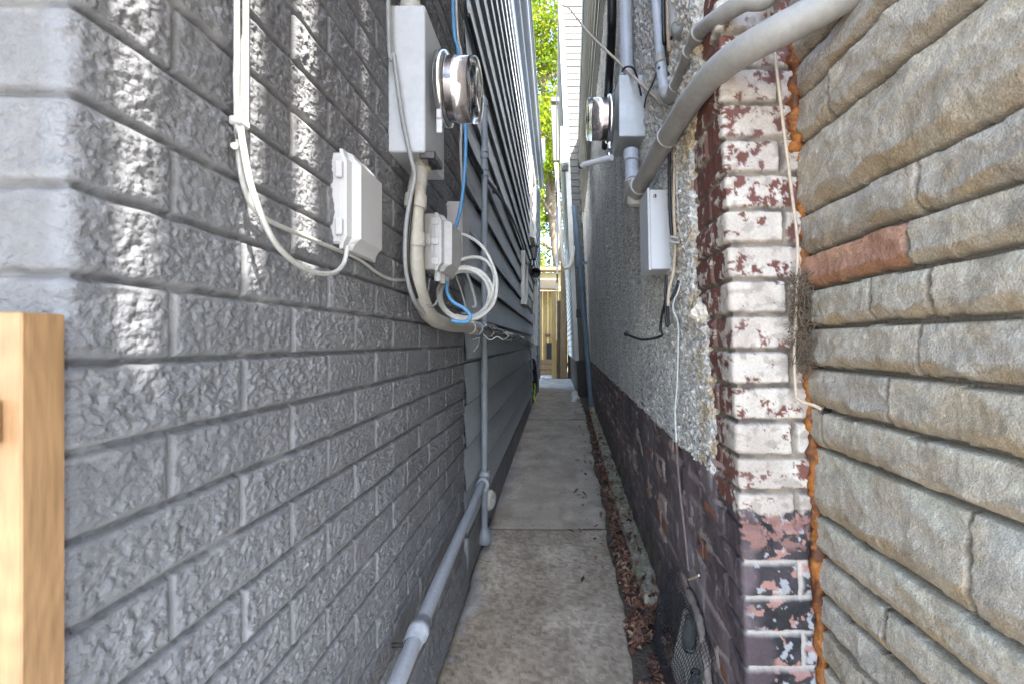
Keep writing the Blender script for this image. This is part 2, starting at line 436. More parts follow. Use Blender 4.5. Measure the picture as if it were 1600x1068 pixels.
def left_brick():
    Y0 = .385
    s = np.concatenate([np.arange(-.52, -.012, .005), np.arange(-.012, .012, .002), np.arange(.012, .3, .0021), np.arange(.3, .8, .0026), np.arange(.8, 1.648, .0040), [1.648]])
    z = np.concatenate([np.arange(-.06, .5, .004), np.arange(.5, 1.62, .0024), np.arange(1.62, 2.56, .0038), np.arange(2.56, 4.6, .02)])
    S, Z = np.meshgrid(s, z, indexing='ij')
    bl, bh = .2195, .0725
    v = Z - (ZC - .018 - 40 * bh)
    # corner brick is a full one in odd rows, half in even rows
    us = np.where(S >= 0, S + .012, S - .012)
    d, r, k, bid = bricks(us, v, bl, bh, .1105, .0034, seed=2)
    pr = np.clip(d / .0030, 0, 1); pr = pr * pr * (3 - 2 * pr) * .5 + pr * .5
    inner = ss(.003, .009, d + .002 * fbm(S * 50, Z * 50, 19, 2))
    lump = .0024 * fbm(S * 75, Z * 90, 6, 3) + .0024 * fbm(S * 26, Z * 30, 61, 2) + .0014 * fbm(S * 150, Z * 160, 62, 2)
    amp = .65 + .7 * bid
    front = ss(.0, -.02, S)
    lump = lump * (1 - .45 * front)
    h = pr * .0075 + inner * (lump * amp * .8 + .0010) - .002 * fbm(S * 60, Z * 60, 16, 3) * (1 - pr)
    h += .003 * fbm(S * 1.7, Z * 1.7, 90, 2) + (bid - .5) * .0022 * pr
    # parging at the foot
    foot = ss(.155, .125, Z + .015 * fbm(S * 5, Z * 0, 4, 2)) * ss(.15, .4, S)
    h = h * (1 - foot) + foot * (.014 + .14 * np.maximum(0, .13 - Z) + .003 * fbm(S * 22, Z * 22, 44, 4))
    t = ss(-.003, .003, S)
    nx = t; ny = -(1 - t); ln = np.hypot(nx, ny); nx /= ln; ny /= ln
    X = WL - .006 + np.minimum(S, 0) + nx * h
    Yp = Y0 + .006 + np.maximum(S, 0) + ny * h
    brick = C(.186, .190, .202); mort = C(.125, .126, .131)
    col = mix(mort, brick, pr)
    col *= (1 + .12 * (bid - .5) * pr)[..., None]
    wear = ss(.25, .6, fbm(S * 9, Z * 9, 71, 4)) * (1 - inner) * .35
    col = mix(col, C(.36, .36, .36), wear)
    warm = ss(1.25, 2.1, Z + .2 * fbm(S * 2, Z * 2, 3, 2)) * .9      # warmer and darker higher up
    col = mix(col, col * C(.90, .83, .74), warm)
    col = mix(col, col * C(.82, .79, .76), front)  # street-facing side darkened in colour to offset the stronger light there
    red = front * ss(1.045, 1.03, Z)
    col = mix(col, C(.30, .060, .035) , red)
    V = np.stack([X, Yp, Z], -1)
    grid_mesh('brick_wall', V, M['paint_brick'], lh, cols=col, alpha=np.clip(inner * (.55 + .6 * bid) + .12, 0, 1) * (1 - .5 * foot))
left_brick()

def lap_siding(name, x0, y0, y1, zb, n, pitch, lip, m, parent, side=1, edge=.006, lip_shade=(.45, .46, .48), xfun=None, ny=40):
    """lapped boards along y; side=+1 faces +x, -1 faces -x"""
    ys = np.linspace(y0, y1, ny); V = []; 
    rows = []
    for k in range(n):
        b = zb + k * pitch
        rows += [(b, lip - .004), (b, lip), (b + edge, lip * .99), (b + edge + .0015, lip * .985), (b + pitch * .5, lip * .62), (b + pitch - .012, .003), (b + pitch - .013, -.016), (b + pitch + .04, -.016), (b + pitch + .04, lip - .004)]
    Vv = np.zeros((ny, len(rows), 3))
    for j, (z, o) in enumerate(rows):
        wob = .0018 * fbm(ys * 1.3, np.full(ny, j // 9 * 3.1), 5, 2)
        zz = z + .0025 * fbm(ys * .9, np.full(ny, j // 9 * 7.7), 8, 2)
        xb = xfun(ys, zz) if xfun else np.full(ny, x0)
        Vv[:, j, 0] = xb + side * (o + wob); Vv[:, j, 1] = ys; Vv[:, j, 2] = zz
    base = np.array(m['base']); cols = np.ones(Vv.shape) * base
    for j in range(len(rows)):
        if j % 9 in (0, 1, 2): cols[:, j] = base * np.array(lip_shade)  # shadow line under each board painted as a dark lower edge
        if j % 9 >= 6: cols[:, j] = base * .75  # shade in the lap recess deepened by a darker colour
    return grid_mesh(name, Vv, m, parent, cols=cols, smooth=False, flip=(side > 0) != True)

PITCH = .186
zb0 = ZC - .825
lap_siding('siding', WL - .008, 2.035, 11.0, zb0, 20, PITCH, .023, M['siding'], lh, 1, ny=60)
# end wall of the siding house and plinth
b = MB()
b.box((WL - 2.0, 11.0, 2.3), (3.98, .03, 4.6)); b.build('rear_wall', M['siding_plain'], lh)
b = MB(); b.box((WL - .009, 11.02, 2.35), (.10, .09, 4.3), bev=.004); b.build('corner_board', M['siding_edge'], lh)
b = MB(); b.box((WL - .02, 6.55, .09), (.07, 8.98, .2), bev=.006); b.build('plinth', M['parge'], lh)
b = MB(); b.box((WL - 2.2, .430, 2.6), (3.35, .03, 5.2)); b.box((WL - .10, 5.75, 2.2), (.14, 10.46, 4.55)); b.build('wall_core', M['siding_plain'], lh)
# band where the upper boards start
b = MB(); b.tube([(WL + .018, 2.05, ZC + 1.395), (WL + .012, 6, ZC + 1.40), (WL + .012, 10.9, ZC + 1.395)], .009, 8); b.build('flashing', M['black'], lh)
# eave: soffit, gutter, roof
b = MB(); b.box((WL + .02, 6.2, ZC + 3.82), (.20, 10.3, .02)); b.build('soffit', M['siding_edge'], lh)
g = MB()
prof = [(-.385, 3.80), (-.385, 3.60), (-.37, 3.575), (-.315, 3.575), (-.30, 3.60), (-.297, 3.70), (-.285, 3.71), (-.285, 3.73), (-.30, 3.73)]
ys = np.linspace(1.0, 11.25, 22)
vs = [(x, y, ZC + z) for y in ys for x, z in prof]; n = len(prof)
fs = [(i*n+j, i*n+j+1, (i+1)*n+j+1, (i+1)*n+j) for i in range(len(ys)-1) for j in range(n-1)]
g.add(vs, fs)
g.add([(x, ys[-1], ZC + z) for x, z in prof[:6]] + [(-.297, ys[-1], ZC + 3.8)], [tuple(range(7))])
g.add([(x, ys[0], ZC + z) for x, z in prof[:6]] + [(-.297, ys[0], ZC + 3.8)], [tuple(reversed(range(7)))])
g.build('gutter', M['gutter'], lh)
b = MB(); b.add([(-.30, .2, ZC+3.78), (-.30, 11.2, ZC+3.78), (-4.2, 11.2, ZC+5.8), (-4.2, .2, ZC+5.8), (-.30, .2, ZC+3.84), (-.30, 11.2, ZC+3.84), (-4.2, 11.2, ZC+5.9), (-4.2, .2, ZC+5.9)],
   [(0,1,2,3), (7,6,5,4), (0,4,5,1), (1,5,6,2), (3,2,6,7), (0,3,7,4)]); b.build('roof', M['dark_roof'], lh)
# side windows far along the alley
def side_window(y0, y1, z0, z1):
    w = .06; b = MB(); x = WL + .025
    b.box((x, y0 + w/2, (z0+z1)/2), (.05, w, z1 - z0), bev=.004); b.box((x, y1 - w/2, (z0+z1)/2), (.05, w, z1 - z0), bev=.004)
    b.box((x, (y0+y1)/2, z1 - w/2), (.046, y1 - y0 - 2*w, w)); b.box((x + .01, (y0+y1)/2, z0 + w/2), (.07, y1 - y0 - 2*w, w))
    f = b.build('window', M['white_trim'], lh)
    b = MB(); b.box((x - .012, (y0+y1)/2, (z0+z1)/2), (.012, y1 - y0 - 2*w, z1 - z0 - 2*w)); b.build('pane', M['window'], f)
side_window(5.35, 6.0, ZC + .42, ZC + 1.02)
side_window(7.1, 8.3, ZC + 1.55, ZC + 2.75)
side_window(8.3, 9.2, ZC - .05, ZC + 1.2)
b = MB(); b.box((-.40, 11.6, ZC + 4.62), (.30, .24, .5), bev=.01); b.build('eave_return', M['white_trim'], lh)

# ================================================================== OLD HOUSE (right)
rh = empty('house', (rx(4, 0), 4, 0), 'old leaning house on the right with white roughcast above a peeling purple base', 'house')
BI = .018      # stucco stands proud of the brick by this much
YC = 1.006     # brick corner

def stucco():
    y = np.concatenate([np.arange(1.05, 2.2, .0042), np.arange(2.2, 4, .010), np.arange(4, 8.2, .025)])
    z = np.concatenate([np.arange(ZC - .36, ZC + 1.3, .0052), np.arange(ZC + 1.3, ZC + 2.45, .012)])
    Y, Z = np.meshgrid(y, z, indexing='ij')
    # ragged near edge, taken at heights along the wall
    ez = np.array([-.36, -.24, -.19, -.12, -.03, .03, .10, .20, .30, .40, .52, .62, .8, 1.2, 2.5])
    epx = np.array([1100, 1102, 1106, 1104, 1099, 1104, 1087, 1086, 1088, 1088, 1093, 1108, 1113, 1118, 1118])
    ey = np.array([RA / ((p - CX) / F - RB) for p in epx]) - .02
    yy = np.interp(Z - ZC, ez, ey) + .012 * fbm(Z * 26, Z * 0 + 1, 3, 4)
    m = Y > yy
    low = (ZC - .33) + .010 * fbm(Y * 9, Y * 0, 23, 4)
    m &= Z > low
    f1, f2, cid = worley(Y * 82, Z * 82, 77)
    f1b, _, cidb = worley(Y * 46 + 3, Z * 46, 78)
    pebb = np.clip(.55 - f1, 0, 1) * (cid > .25); pebb2 = np.clip(.5 - f1b, 0, 1) * (cidb > .5)
    h = .013 * pebb + .015 * pebb2 + .004 * fbm(Y * 40, Z * 40, 5, 3) + .006 * fbm(Y * 3, Z * 2, 6, 3)
    edge = ss(0, .025, np.minimum(Y - yy, (Z - low) * 1.5))
    h = h - .012 * (1 - edge)
    X = rx(Y, Z) - h
    # thickness: fold the vertices just beyond the edge back to the brick
    X = np.where(m, X, rx(Y, Z) + BI + .012)
    n = fbm(Y * 2.2, Z * 1.1, 55, 4)
    col = mix(C(.90, .86, .78), C(.84, .80, .74), ss(-.3, .5, n))
    drip = ss(.05, .5, fbm(Y * 7, Z * .8, 66, 4))
    col = mix(col, C(.50, .50, .51), drip * .35)
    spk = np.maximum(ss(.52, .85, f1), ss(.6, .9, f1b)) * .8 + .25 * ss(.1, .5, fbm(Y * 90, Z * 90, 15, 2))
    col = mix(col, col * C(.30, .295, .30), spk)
    tan = ss(.26, .02, Y - yy) * ss(-.2, .5, fbm(Y * 12, Z * 12, 18, 4))
    col = mix(col, C(.55, .38, .18), tan * .8)
    col = mix(col, C(.78, .76, .71), (pebb > .25) * .45)
    # keep faces touching at least one kept vertex
    q = m[:-1,:-1] | m[1:,:-1] | m[1:,1:] | m[:-1,1:]
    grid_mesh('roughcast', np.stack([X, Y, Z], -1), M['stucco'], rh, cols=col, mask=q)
stucco()

def base_wall():
    y = np.concatenate([np.arange(YC + .01, 2.6, .0042), np.arange(2.6, 5, .012), np.arange(5, 11.6, .03)])
    z = np.concatenate([np.arange(-.02, ZC - .28, .0052)])
    Y, Z = np.meshgrid(y, z, indexing='ij')
    d, r, k, bid = bricks(Y, Z + .012, .215, .0735, 0, .01, seed=6, wob=.002)
    pr = ss(0, .009, d)
    n = fbm(Y * 8, Z * 8, 3, 5); n2 = fbm(Y * 5 + 4, Z * 7, 43, 5)
    peel = ss(.42, .47, n2 + .16 * (1 - pr)) * ss(.0, .2, Z)
    lift = ss(.33, .43, n2 + .16 * (1 - pr)) - peel            # curling rim round each peeled patch
    streak = ss(.0, .25, fbm(Y * 7, Z * 24, 64, 3) - .25 * ss(1.3, 2.2, Y)) * (1 - pr) * .95
    h = .008 * pr * (.45 + .4 * peel) + .0035 * n + .004 * lift + .009 * fbm(Y * 2.5, Z * 2.5, 4, 3)
    foot = ss(.16, .02, Z)
    h = h + foot * .02
    X = rx(Y, Z, -.006) + .016 * ss(1.24, 1.05, Y) - h * ss(1.03, 1.12, Y)
    pur = mix(C(.112, .086, .090), C(.185, .147, .152), ss(-.5, .5, fbm(Y * 4, Z * 3, 12, 5)))
    pur = mix(pur, C(.29, .26, .275), ss(.3, .62, fbm(Y * 11, Z * 4, 14, 4)) * .55)
    under = mix(C(.44, .31, .27), C(.27, .11, .065), (bid > .7) * 1.)
    under = mix(under, C(.42, .38, .35), (1 - pr))
    col = mix(pur, under, peel)
    col = mix(col, C(.05, .04, .042), lift * .55)
    col = mix(col, C(.42, .33, .31), streak * .75)
    wet = ss(.36, .0, Z + .09 * fbm(Y * 5, Z * 3, 7, 4))
    col = mix(col, C(.040, .034, .030), wet * .75)
    g = ss(.30, .05, Z) * ss(.1, .45, fbm(Y * 6, Z * 6, 29, 4))
    col = mix(col, C(.11, .105, .05), g * .55)
    grid_mesh('foundation', np.stack([X, Y, Z], -1), M['purple'], rh, cols=col)
base_wall()

def brick_corner():
    """s<0 runs back along the alley face, s>0 across the face towards the street"""
    s = np.concatenate([np.arange(-.46, -.012, .0034), np.arange(-.012, .012, .0016), np.arange(.012, .24, .0022)])
    z = np.concatenate([np.arange(0, ZC + .75, .0030), np.arange(ZC + .75, 3.4, .02)])
    S, Z = np.meshgrid(s, z, indexing='ij')
    bh = .0735
    v = Z - (ZC - .0905 - 40 * bh) ; 
    wob = .0018
    v = v + wob * fbm(S * 25, Z * 25, 3, 2); u = S + wob * fbm(S * 25, Z * 25 + 9, 4, 2)
    r = np.floor(v / bh); vv = v - r * bh
    odd = (r % 2)
    # front: header (.105) then stretcher, or stretcher (.115)...; side: stretcher / header
    bl = .212
    o = np.where(u >= 0, np.where(odd == 0, .112, .150 + .03 * _h(r, r * 0, 5)), 0)
    kf = np.floor((u - o) / bl); uf = (u - o) - kf * bl
    duf = np.minimum(np.abs(u - o), bl)          # only one joint across the visible strip
    os_ = np.where(odd == 0, -.215, -.108)
    ks = np.floor((u - os_) / bl)
    us = (u - os_) - ks * bl; dus = np.minimum(us, bl - us)
    du = np.where(u >= 0, duf, np.where(u > os_, np.abs(u - os_), dus))
    bidk = np.where(u >= 0, kf + 1, -ks - 5 - (u < os_))
    bidk = np.where((u < 0) & (u > os_), 0, bidk)
    bid = _h(r, bidk, 91)
    d = np.minimum(du, np.minimum(vv, bh - vv)) - .0035
    pr = ss(-.001, .0045, d + .0012 * fbm(S * 60, Z * 60, 77, 3))
    zr = Z - ZC
    h = pr * .008 + pr * (.0016 * fbm(S * 45, Z * 45, 8, 4)) + (bid - .5) * .005 * pr + .002 * fbm(S * 30, Z * 30, 18, 3) * (1 - pr)
    n = fbm(S * 26, Z * 30, 47, 6, .68); nb = fbm(S * 7, Z * 7, 48, 3)
    sidef = ss(.0, -.03, S)
    # how much white paint survives on each brick
    keep = .10 + .75 * (bid - .45) - .75 * sidef * ss(-.03, -.09, S + .03 * nb)  - .25 * ss(.10, .16, S) + .35 * nb
    keep = keep + (.22 + .30 * ss(.30, .05, zr)) * (1 - sidef) + .10 * fbm(S * 70, Z * 70, 57, 3) - .3 * ss(.42, .6, zr)
    paint = ss(-.17, .11, n + keep + .05 * fbm(S * 150, Z * 150, 101, 2))
    h += .0016 * paint * pr
    red = mix(C(.125, .045, .034), C(.17, .068, .050), (_h(r, bidk, 7)))
    red = mix(red, C(.14, .078, .076), ss(-.1, .6, nb) * .6)
    white = mix(C(.56, .505, .435), C(.44, .38, .325), ss(-.4, .5, nb))
    under_ = ss(-.02, .05, n + keep + .22 * fbm(S * 60, Z * 60, 99, 3) + .06)
    col = mix(red, C(.31, .225, .205), under_ * .75)
    col = mix(col, white, paint)
    col = mix(col, C(.27, .225, .19), ss(.15, .5, fbm(S * 26, Z * 32, 58, 5)) * paint * .6)
    mort = mix(C(.24, .20, .155), C(.12, .10, .085), ss(-.3, .5, fbm(S * 18, Z * 18, 27, 3)))
    col = mix(mort, col, pr)
    # painted base: purple round the alley side, black in front with pink patches, pale mortar ledges
    bl_ = -.355 + .018 * fbm(S * 10, Z * 0 + 2, 33, 3)
    base = ss(bl_ + .006, bl_ - .006, zr + .012 * n)
    blk = mix(C(.020, .019, .021), C(.050, .042, .046), ss(-.2, .5, nb))
    pk = ss(.28, .34, fbm(S * 24, Z * 24, 83, 4) + .10 * (_h(r, bidk, 3) - .5))
    blk = mix(blk, C(.36, .20, .165), pk * (1 - sidef))
    blk = mix(blk, C(.42, .42, .43), ss(.42, .5, fbm(S * 34, Z * 34, 85, 4)) * .8)
    pu = mix(C(.075, .055, .060), C(.13, .10, .107), ss(-.4, .4, nb))
    blk = mix(blk, pu, np.maximum(sidef, ss(.036, .012, S + .03 * nb)))
    ledge = (1 - pr) * (1 - sidef) * ss(-.43, -.44, zr)
    basec = mix(blk, C(.50, .45, .40), ledge * .9)
    basec = mix(basec, mix(blk, C(.24, .13, .11), ss(-.1, .2, n)), ss(-.44, -.42, zr) * (1 - sidef))
    col = mix(col, basec, base)
    h += .002 * base * ledge
    t = ss(-.007, .007, S)
    nx = -(1 - t); ny = -t; ln = np.hypot(nx, ny); nx /= ln; ny /= ln
    Yb = YC - np.minimum(S, 0)
    X = rx(Yb, Z, -BI) + np.maximum(S, 0) + nx * h
    Yp = Yb + ny * h
    # the side face steps behind the painted base
    V = np.stack([X, Yp, Z], -1)
    grid_mesh('brick_corner', V, M['old_brick'], rh, cols=col, flip=True)
brick_corner()

# upper cream siding, overhanging the roughcast
ZS = ZC + 2.22
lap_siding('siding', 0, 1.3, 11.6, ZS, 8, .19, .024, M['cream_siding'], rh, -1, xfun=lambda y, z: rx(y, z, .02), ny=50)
b = MB()
for y0, y1 in ((1.3, 11.6),):
    b.add([(rx(y0, ZS, .035), y0, ZS - .003), (rx(y1, ZS, .035), y1, ZS - .003), (rx(y1, ZS, -.2), y1, ZS - .003), (rx(y0, ZS, -.2), y0, ZS - .003)], [(0,1,2,3)])
b.build('siding_base', M['cream'], rh)
# lower cream siding beyond the roughcast
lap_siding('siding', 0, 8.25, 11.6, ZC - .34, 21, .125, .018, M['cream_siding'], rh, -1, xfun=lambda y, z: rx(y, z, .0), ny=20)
b = MB(); b.box((rx(8.22, 2.2), 8.22, 2.0), (.05, .11, 2.6), Matrix.Rotation(-LEAN, 3, 'Y'), bev=.004); b.build('corner_board', M['white_trim'], rh)
# body of the house behind its faces
b = MB()
def hb(y0, y1, z0, z1, off, name, m):
    b = MB(); xs = lambda y, z: rx(y, z, off)
    v = [(xs(y0,z0),y0,z0),(2.6,y0,z0),(2.6,y1,z0),(xs(y1,z0),y1,z0),(xs(y0,z1),y0,z1),(2.6,y0,z1),(2.6,y1,z1),(xs(y1,z1),y1,z1)]
    b.add(v, [(0,3,2,1),(4,5,6,7),(0,1,5,4),(1,2,6,5),(2,3,7,6),(3,0,4,7)]); return b.build(name, m, rh)
hb(1.30, 11.58, .0, 4.6, -.05, 'house_body', M['cream'])
# roof
b = MB(); b.add([(rx(1, 4.6, .03), 1.25, 4.6), (rx(11.8, 4.6, .03), 11.8, 4.6), (2.7, 11.8, 5.2), (2.7, 1.25, 5.2), (rx(1, 4.6, .03), 1.25, 4.65), (rx(11.8, 4.6, .03), 11.8, 4.65), (2.7, 11.8, 5.25), (2.7, 1.25, 5.25)],
   [(3,2,1,0), (4,5,6,7), (1,5,4,0), (2,6,5,1), (7,6,2,3), (4,7,3,0)]); b.build('roof', M['dark_roof'], rh)
# rear part of the house, closer to the alley
WX, WY0, WY1, WZ = .36, 9.0, 13.3, 7.8
wx = lambda z, off=0.0: WX - LEAN * (z - ZC) - off
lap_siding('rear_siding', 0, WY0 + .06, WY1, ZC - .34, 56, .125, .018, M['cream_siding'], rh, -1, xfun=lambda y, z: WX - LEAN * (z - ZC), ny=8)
b = MB(); vs = []; fs = []
for k in range(56):
    za = ZC - .34 + k * .125; o = len(vs)
    vs += [(wx(za) + .03, WY0 - .014, za), (1.4, WY0 - .014, za), (wx(za) + .03, WY0, za + .123), (1.4, WY0, za + .123), (wx(za) + .03, WY0, za), (1.4, WY0, za)]
    fs += [(o, o+1, o+3, o+2), (o+4, o+5, o+1, o)]
b.add(vs, fs); b.build('rear_end_siding', M['bay'], rh)
b = MB(); L_ = WZ - ZC + .35; zc_ = (WZ + ZC - .35) / 2
b.box((wx(zc_) + .02, WY0 + .01, zc_), (.085, .09, L_), Matrix.Rotation(-LEAN, 3, 'Y'), bev=.004); b.build('corner_board', M['white_trim'], rh)
b = MB(); b.add([(wx(0) + .02, WY0 + .02, 0), (2.6, WY0 + .02, 0), (2.6, WY1, 0), (wx(0) + .02, WY1, 0), (wx(WZ) + .02, WY0 + .02, WZ), (2.6, WY0 + .02, WZ), (2.6, WY1, WZ), (wx(WZ) + .02, WY1, WZ)],
   [(0,3,2,1),(4,5,6,7),(0,1,5,4),(1,2,6,5),(2,3,7,6),(3,0,4,7)]); b.build('rear_wall', M['black'], rh)

# concrete surround of the basement opening
b = MB()
pts = [RP(1076, 925, .012), RP(1090, 960, .012), RP(1100, 1010, .014), RP(1108, 1075, .014)]
b.tube(spline(pts, 6), [.011 + .002 * math.sin(i * 2.9) + .0015 * math.sin(i * 1.1) for i in range(19)], 8); b.build('window_surround', M['surround'], rh)

# ================================================================== STONE FACED WALL
def stone_wall():
    XS = .536
    y = np.concatenate([np.arange(0, .3, .008), np.arange(.3, 1.0, .0030), [1.0]])
    z = np.concatenate([np.arange(0, .28, .006), np.arange(.28, ZC + .75, .0030), np.arange(ZC + .75, 5.0, .015)])
    Y, Z = np.meshgrid(y, z, indexing='ij')
    zr = Z - ZC + .003 * fbm(Y * 6, Z * 6, 1, 2)
    lv = [-1.2, -1.06, -.96, -.885, -.81, -.735, -.667, -.59, -.52, -.44, -.36, -.217, -.14, -.056, .025, .103, .176, .256, .405, .496, .565, .64, .71]
    while lv[-1] < 4.1: lv.append(lv[-1] + random.choice([.075, .08, .14]))
    joints = {-.217: [.62], -.14: [.45, .95], -.056: [.76], .025: [.69, .44], .103: [.665, .79], .176: [.703, .3], .256: [.679, .35], .405: [.2], .496: [.88, .45],
              -.36: [.4], -.44: [.79, .38], -.52: [.7, .36], -.59: [.86, .42], -.667: [.75], .565: [.6], .64: [.8, .4], .71: [.55]}
    h = np.zeros_like(Z); col = np.zeros(Z.shape + (3,)); col[:] = C(.25, .225, .19)
    cnt = 0
    FY, FZ, FH, FC, FR = Y, Z, h, col, zr
    for i in range(len(lv) - 1):
        zlo, zhi = lv[i], lv[i+1]
        js = joints.get(round(zhi, 3), None)
        if js is None: js = [random.uniform(.3, .9)]
        br = [-.4] + sorted(js) + [1.2]
        for a, c in zip(br[:-1], br[1:]):
            cnt += 1
            sd = cnt * 3
            rnd = random.Random(cnt)
            ia, ib = np.searchsorted(y, a), np.searchsorted(y, c)
            ja, jb = max(0, np.searchsorted(z, zlo + ZC - .02)), np.searchsorted(z, zhi + ZC + .02)
            if ib <= ia or jb <= ja: continue
            sl_ = (slice(ia, ib), slice(ja, jb))
            Y, Z, zr = FY[sl_], FZ[sl_], FR[sl_]
            inn = (zr > zlo) & (zr <= zhi)
            H = zhi - zlo
            edge_s = np.minimum(Y - a, c - Y) - .003 + .005 * fbm(Z * 40, Y * 20, sd, 2)
            t = zr - zlo
            gap = .0085 + .003 * fbm(Y * 18, Y * 0, sd, 2)
            sc = 1 - np.abs(perlin(Y * 9, Y * 0 + cnt, sd + 1)) * 2.2
            chipy = gap + np.minimum(H * (.16 + .13 * sc), .034) + .004 * np.abs(fbm(Y * 40, Y * 0, sd + 2, 3))
            chipy = np.maximum(chipy, gap + .002)
            top = zhi - zr
            rid = np.minimum(H * (.30 + .22 * fbm(Y * 5 + 2, Y * 0 + cnt, sd + 5, 3)), .06)
            crease = np.abs(perlin(Y * 8 + Z * 6, Z * 17 - Y * 3, sd + 3)) + .4 * np.abs(perlin(Y * 21, Z * 34, sd + 9))
            body = .020 - .0075 * crease + .010 * (t / H - .5) * rnd.uniform(-.8, .2) + .0011 * fbm(Y * 70, Z * 80, sd + 4, 4)
            body -= .11 * np.maximum(0, rid - top)                         # upper bevel falls back
            low = .008 + .016 * np.clip((t - gap) / np.maximum(chipy - gap, .003), 0, 1) ** 1.3 + .0012 * fbm(Y * 60, Z * 60, sd + 14, 3)
            lowm = t < chipy
            hh = np.where(lowm, np.minimum(low, body), body)
            hh = np.where(t < gap, -.006, hh)
            e = ss(-.001, .0018, edge_s)
            hh = hh - (.004 + .12 * np.maximum(hh, 0)) * (1 - e)
            tone = rnd.uniform(-.03, .04)
            cb = C(.365, .332, .285) + tone * .8 + C(.014, .0, -.022) * rnd.uniform(0, 1)
            if abs(zhi - .176) < .002 and a > .6: cb = C(.38, .205, .135)
            cc = np.broadcast_to(cb, Z.shape + (3,)).copy()
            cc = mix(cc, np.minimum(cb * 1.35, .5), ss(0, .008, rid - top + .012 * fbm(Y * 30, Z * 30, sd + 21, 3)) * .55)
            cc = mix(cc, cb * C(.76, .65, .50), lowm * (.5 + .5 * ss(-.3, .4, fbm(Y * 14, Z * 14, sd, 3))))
            cc = mix(cc, cb * C(.72, .68, .63), ss(.0, .6, fbm(Y * 11, Z * 15, sd + 8, 5)) * .6)
            cc = mix(cc, C(.33, .25, .15), ss(.35, .6, fbm(Y * 7, Z * 9, sd + 18, 4)) * .4)
            cc = mix(cc, C(.13, .11, .085), (1 - e) * .8)
            cc = np.where((t < gap)[..., None], C(.17, .145, .115), cc)
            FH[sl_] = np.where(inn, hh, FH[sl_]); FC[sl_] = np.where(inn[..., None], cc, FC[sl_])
    Y, Z, h, col = FY, FZ, FH, FC
    X = XS - LEAN * (Z - ZC) - h
    return np.stack([X, Y, Z], -1), col
V, c_ = stone_wall()
sw = empty('stone_wall', (.6, .4, 0), 'beige split-stone faced porch wall with one orange stone, nearest on the right', 'wall')
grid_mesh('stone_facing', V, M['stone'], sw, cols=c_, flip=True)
b = MB(); 
b.add([(.60 + LEAN, .0, 0), (2.4, .0, 0), (2.4, 1.25, 0), (.60 + LEAN, 1.0, 0), (.60 - LEAN*4, .0, 5.0), (2.4, .0, 5.0), (2.4, 1.25, 5.0), (.60 - LEAN*4, 1.0, 5.0)],
      [(0,3,2,1),(4,5,6,7),(0,1,5,4),(1,2,6,5),(2,3,7,6),(3,0,4,7)]); b.build('wall_core', M['parge'], sw)
# expanding foam between the brick and the stone
def foam(pts, seed, r0):
    pts = spline(pts, 14); n = 14
    ts = np.arange(len(pts)); vs = []; fs = []
    for i, p in enumerate(pts):
        for k in range(n):
            a = 2 * PI * k / n
            r = r0 * (1 + .65 * perlin(np.array([i * .26 + seed]), np.array([math.cos(a) * .9 + 4]), seed)[0] + .5 * perlin(np.array([i * .7]), np.array([math.sin(a) * 1.3 + 9]), seed + 2)[0])
            if i in (0, len(pts) - 1): r *= .2
            vs.append((p.x + math.cos(a) * r, p.y + math.sin(a) * r * .8, p.z))
        if i:
            for k in range(n): fs.append(((i-1)*n+k, (i-1)*n+(k+1) % n, i*n+(k+1) % n, i*n+k))
    b = MB(); b.add(vs, fs, True); return b.build('foam_seam', M['foam'], sw)
foam([P(1243, 45, 1.0), P(1246, 120, 1.0), P(1244, 180, 1.0), P(1246, 240, 1.0)], 3, .017)
foam([P(1250, 238, 1.0), P(1252, 290, 1.0), P(1256, 360, 1.0), P(1258, 430, 1.0)], 5, .009)
foam([P(1266, 560, 1.0), P(1268, 620, 1.0), P(1272, 700, .995), P(1276, 790, .995), P(1278, 860, .99), P(1282, 960, .99), P(1286, 1075, .99)], 9, .013)

# ================================================================== FOREGROUND GATE
gt = empty('timber_gate', (-.42, .34, 0), 'new pale timber gate frame at the lower left edge, against the grey brick', 'gate')
zt = ZC + (CY - 489) / F * .352
b = MB(); b.box((-.4225, .355, zt / 2), (.089, .031, zt), bev=.0012); b.build('stile', M['wood_new'], gt)
b = MB(); b.box((-.70, .350, zt / 2 - .01), (.46, .018, zt - .03), bev=.002); b.build('board', M['wood_new'], gt)
b = MB(); b.box((-.64, .328, ZC - .056), (.50, .022, .032), bev=.002); b.build('rail', M['wood_new'], gt)
b = MB(); b.box((-.64, .328, .30), (.50, .022, .06), bev=.002); b.build('rail', M['wood_new'], gt)

# ================================================================== LEFT SERVICES
def boxy(px0, y0, y1, z0, z1, xw, xf): return ((xw + xf) / 2, (y0 + y1) / 2, (z0 + z1) / 2), (abs(xf - xw), y1 - y0, z1 - z0)

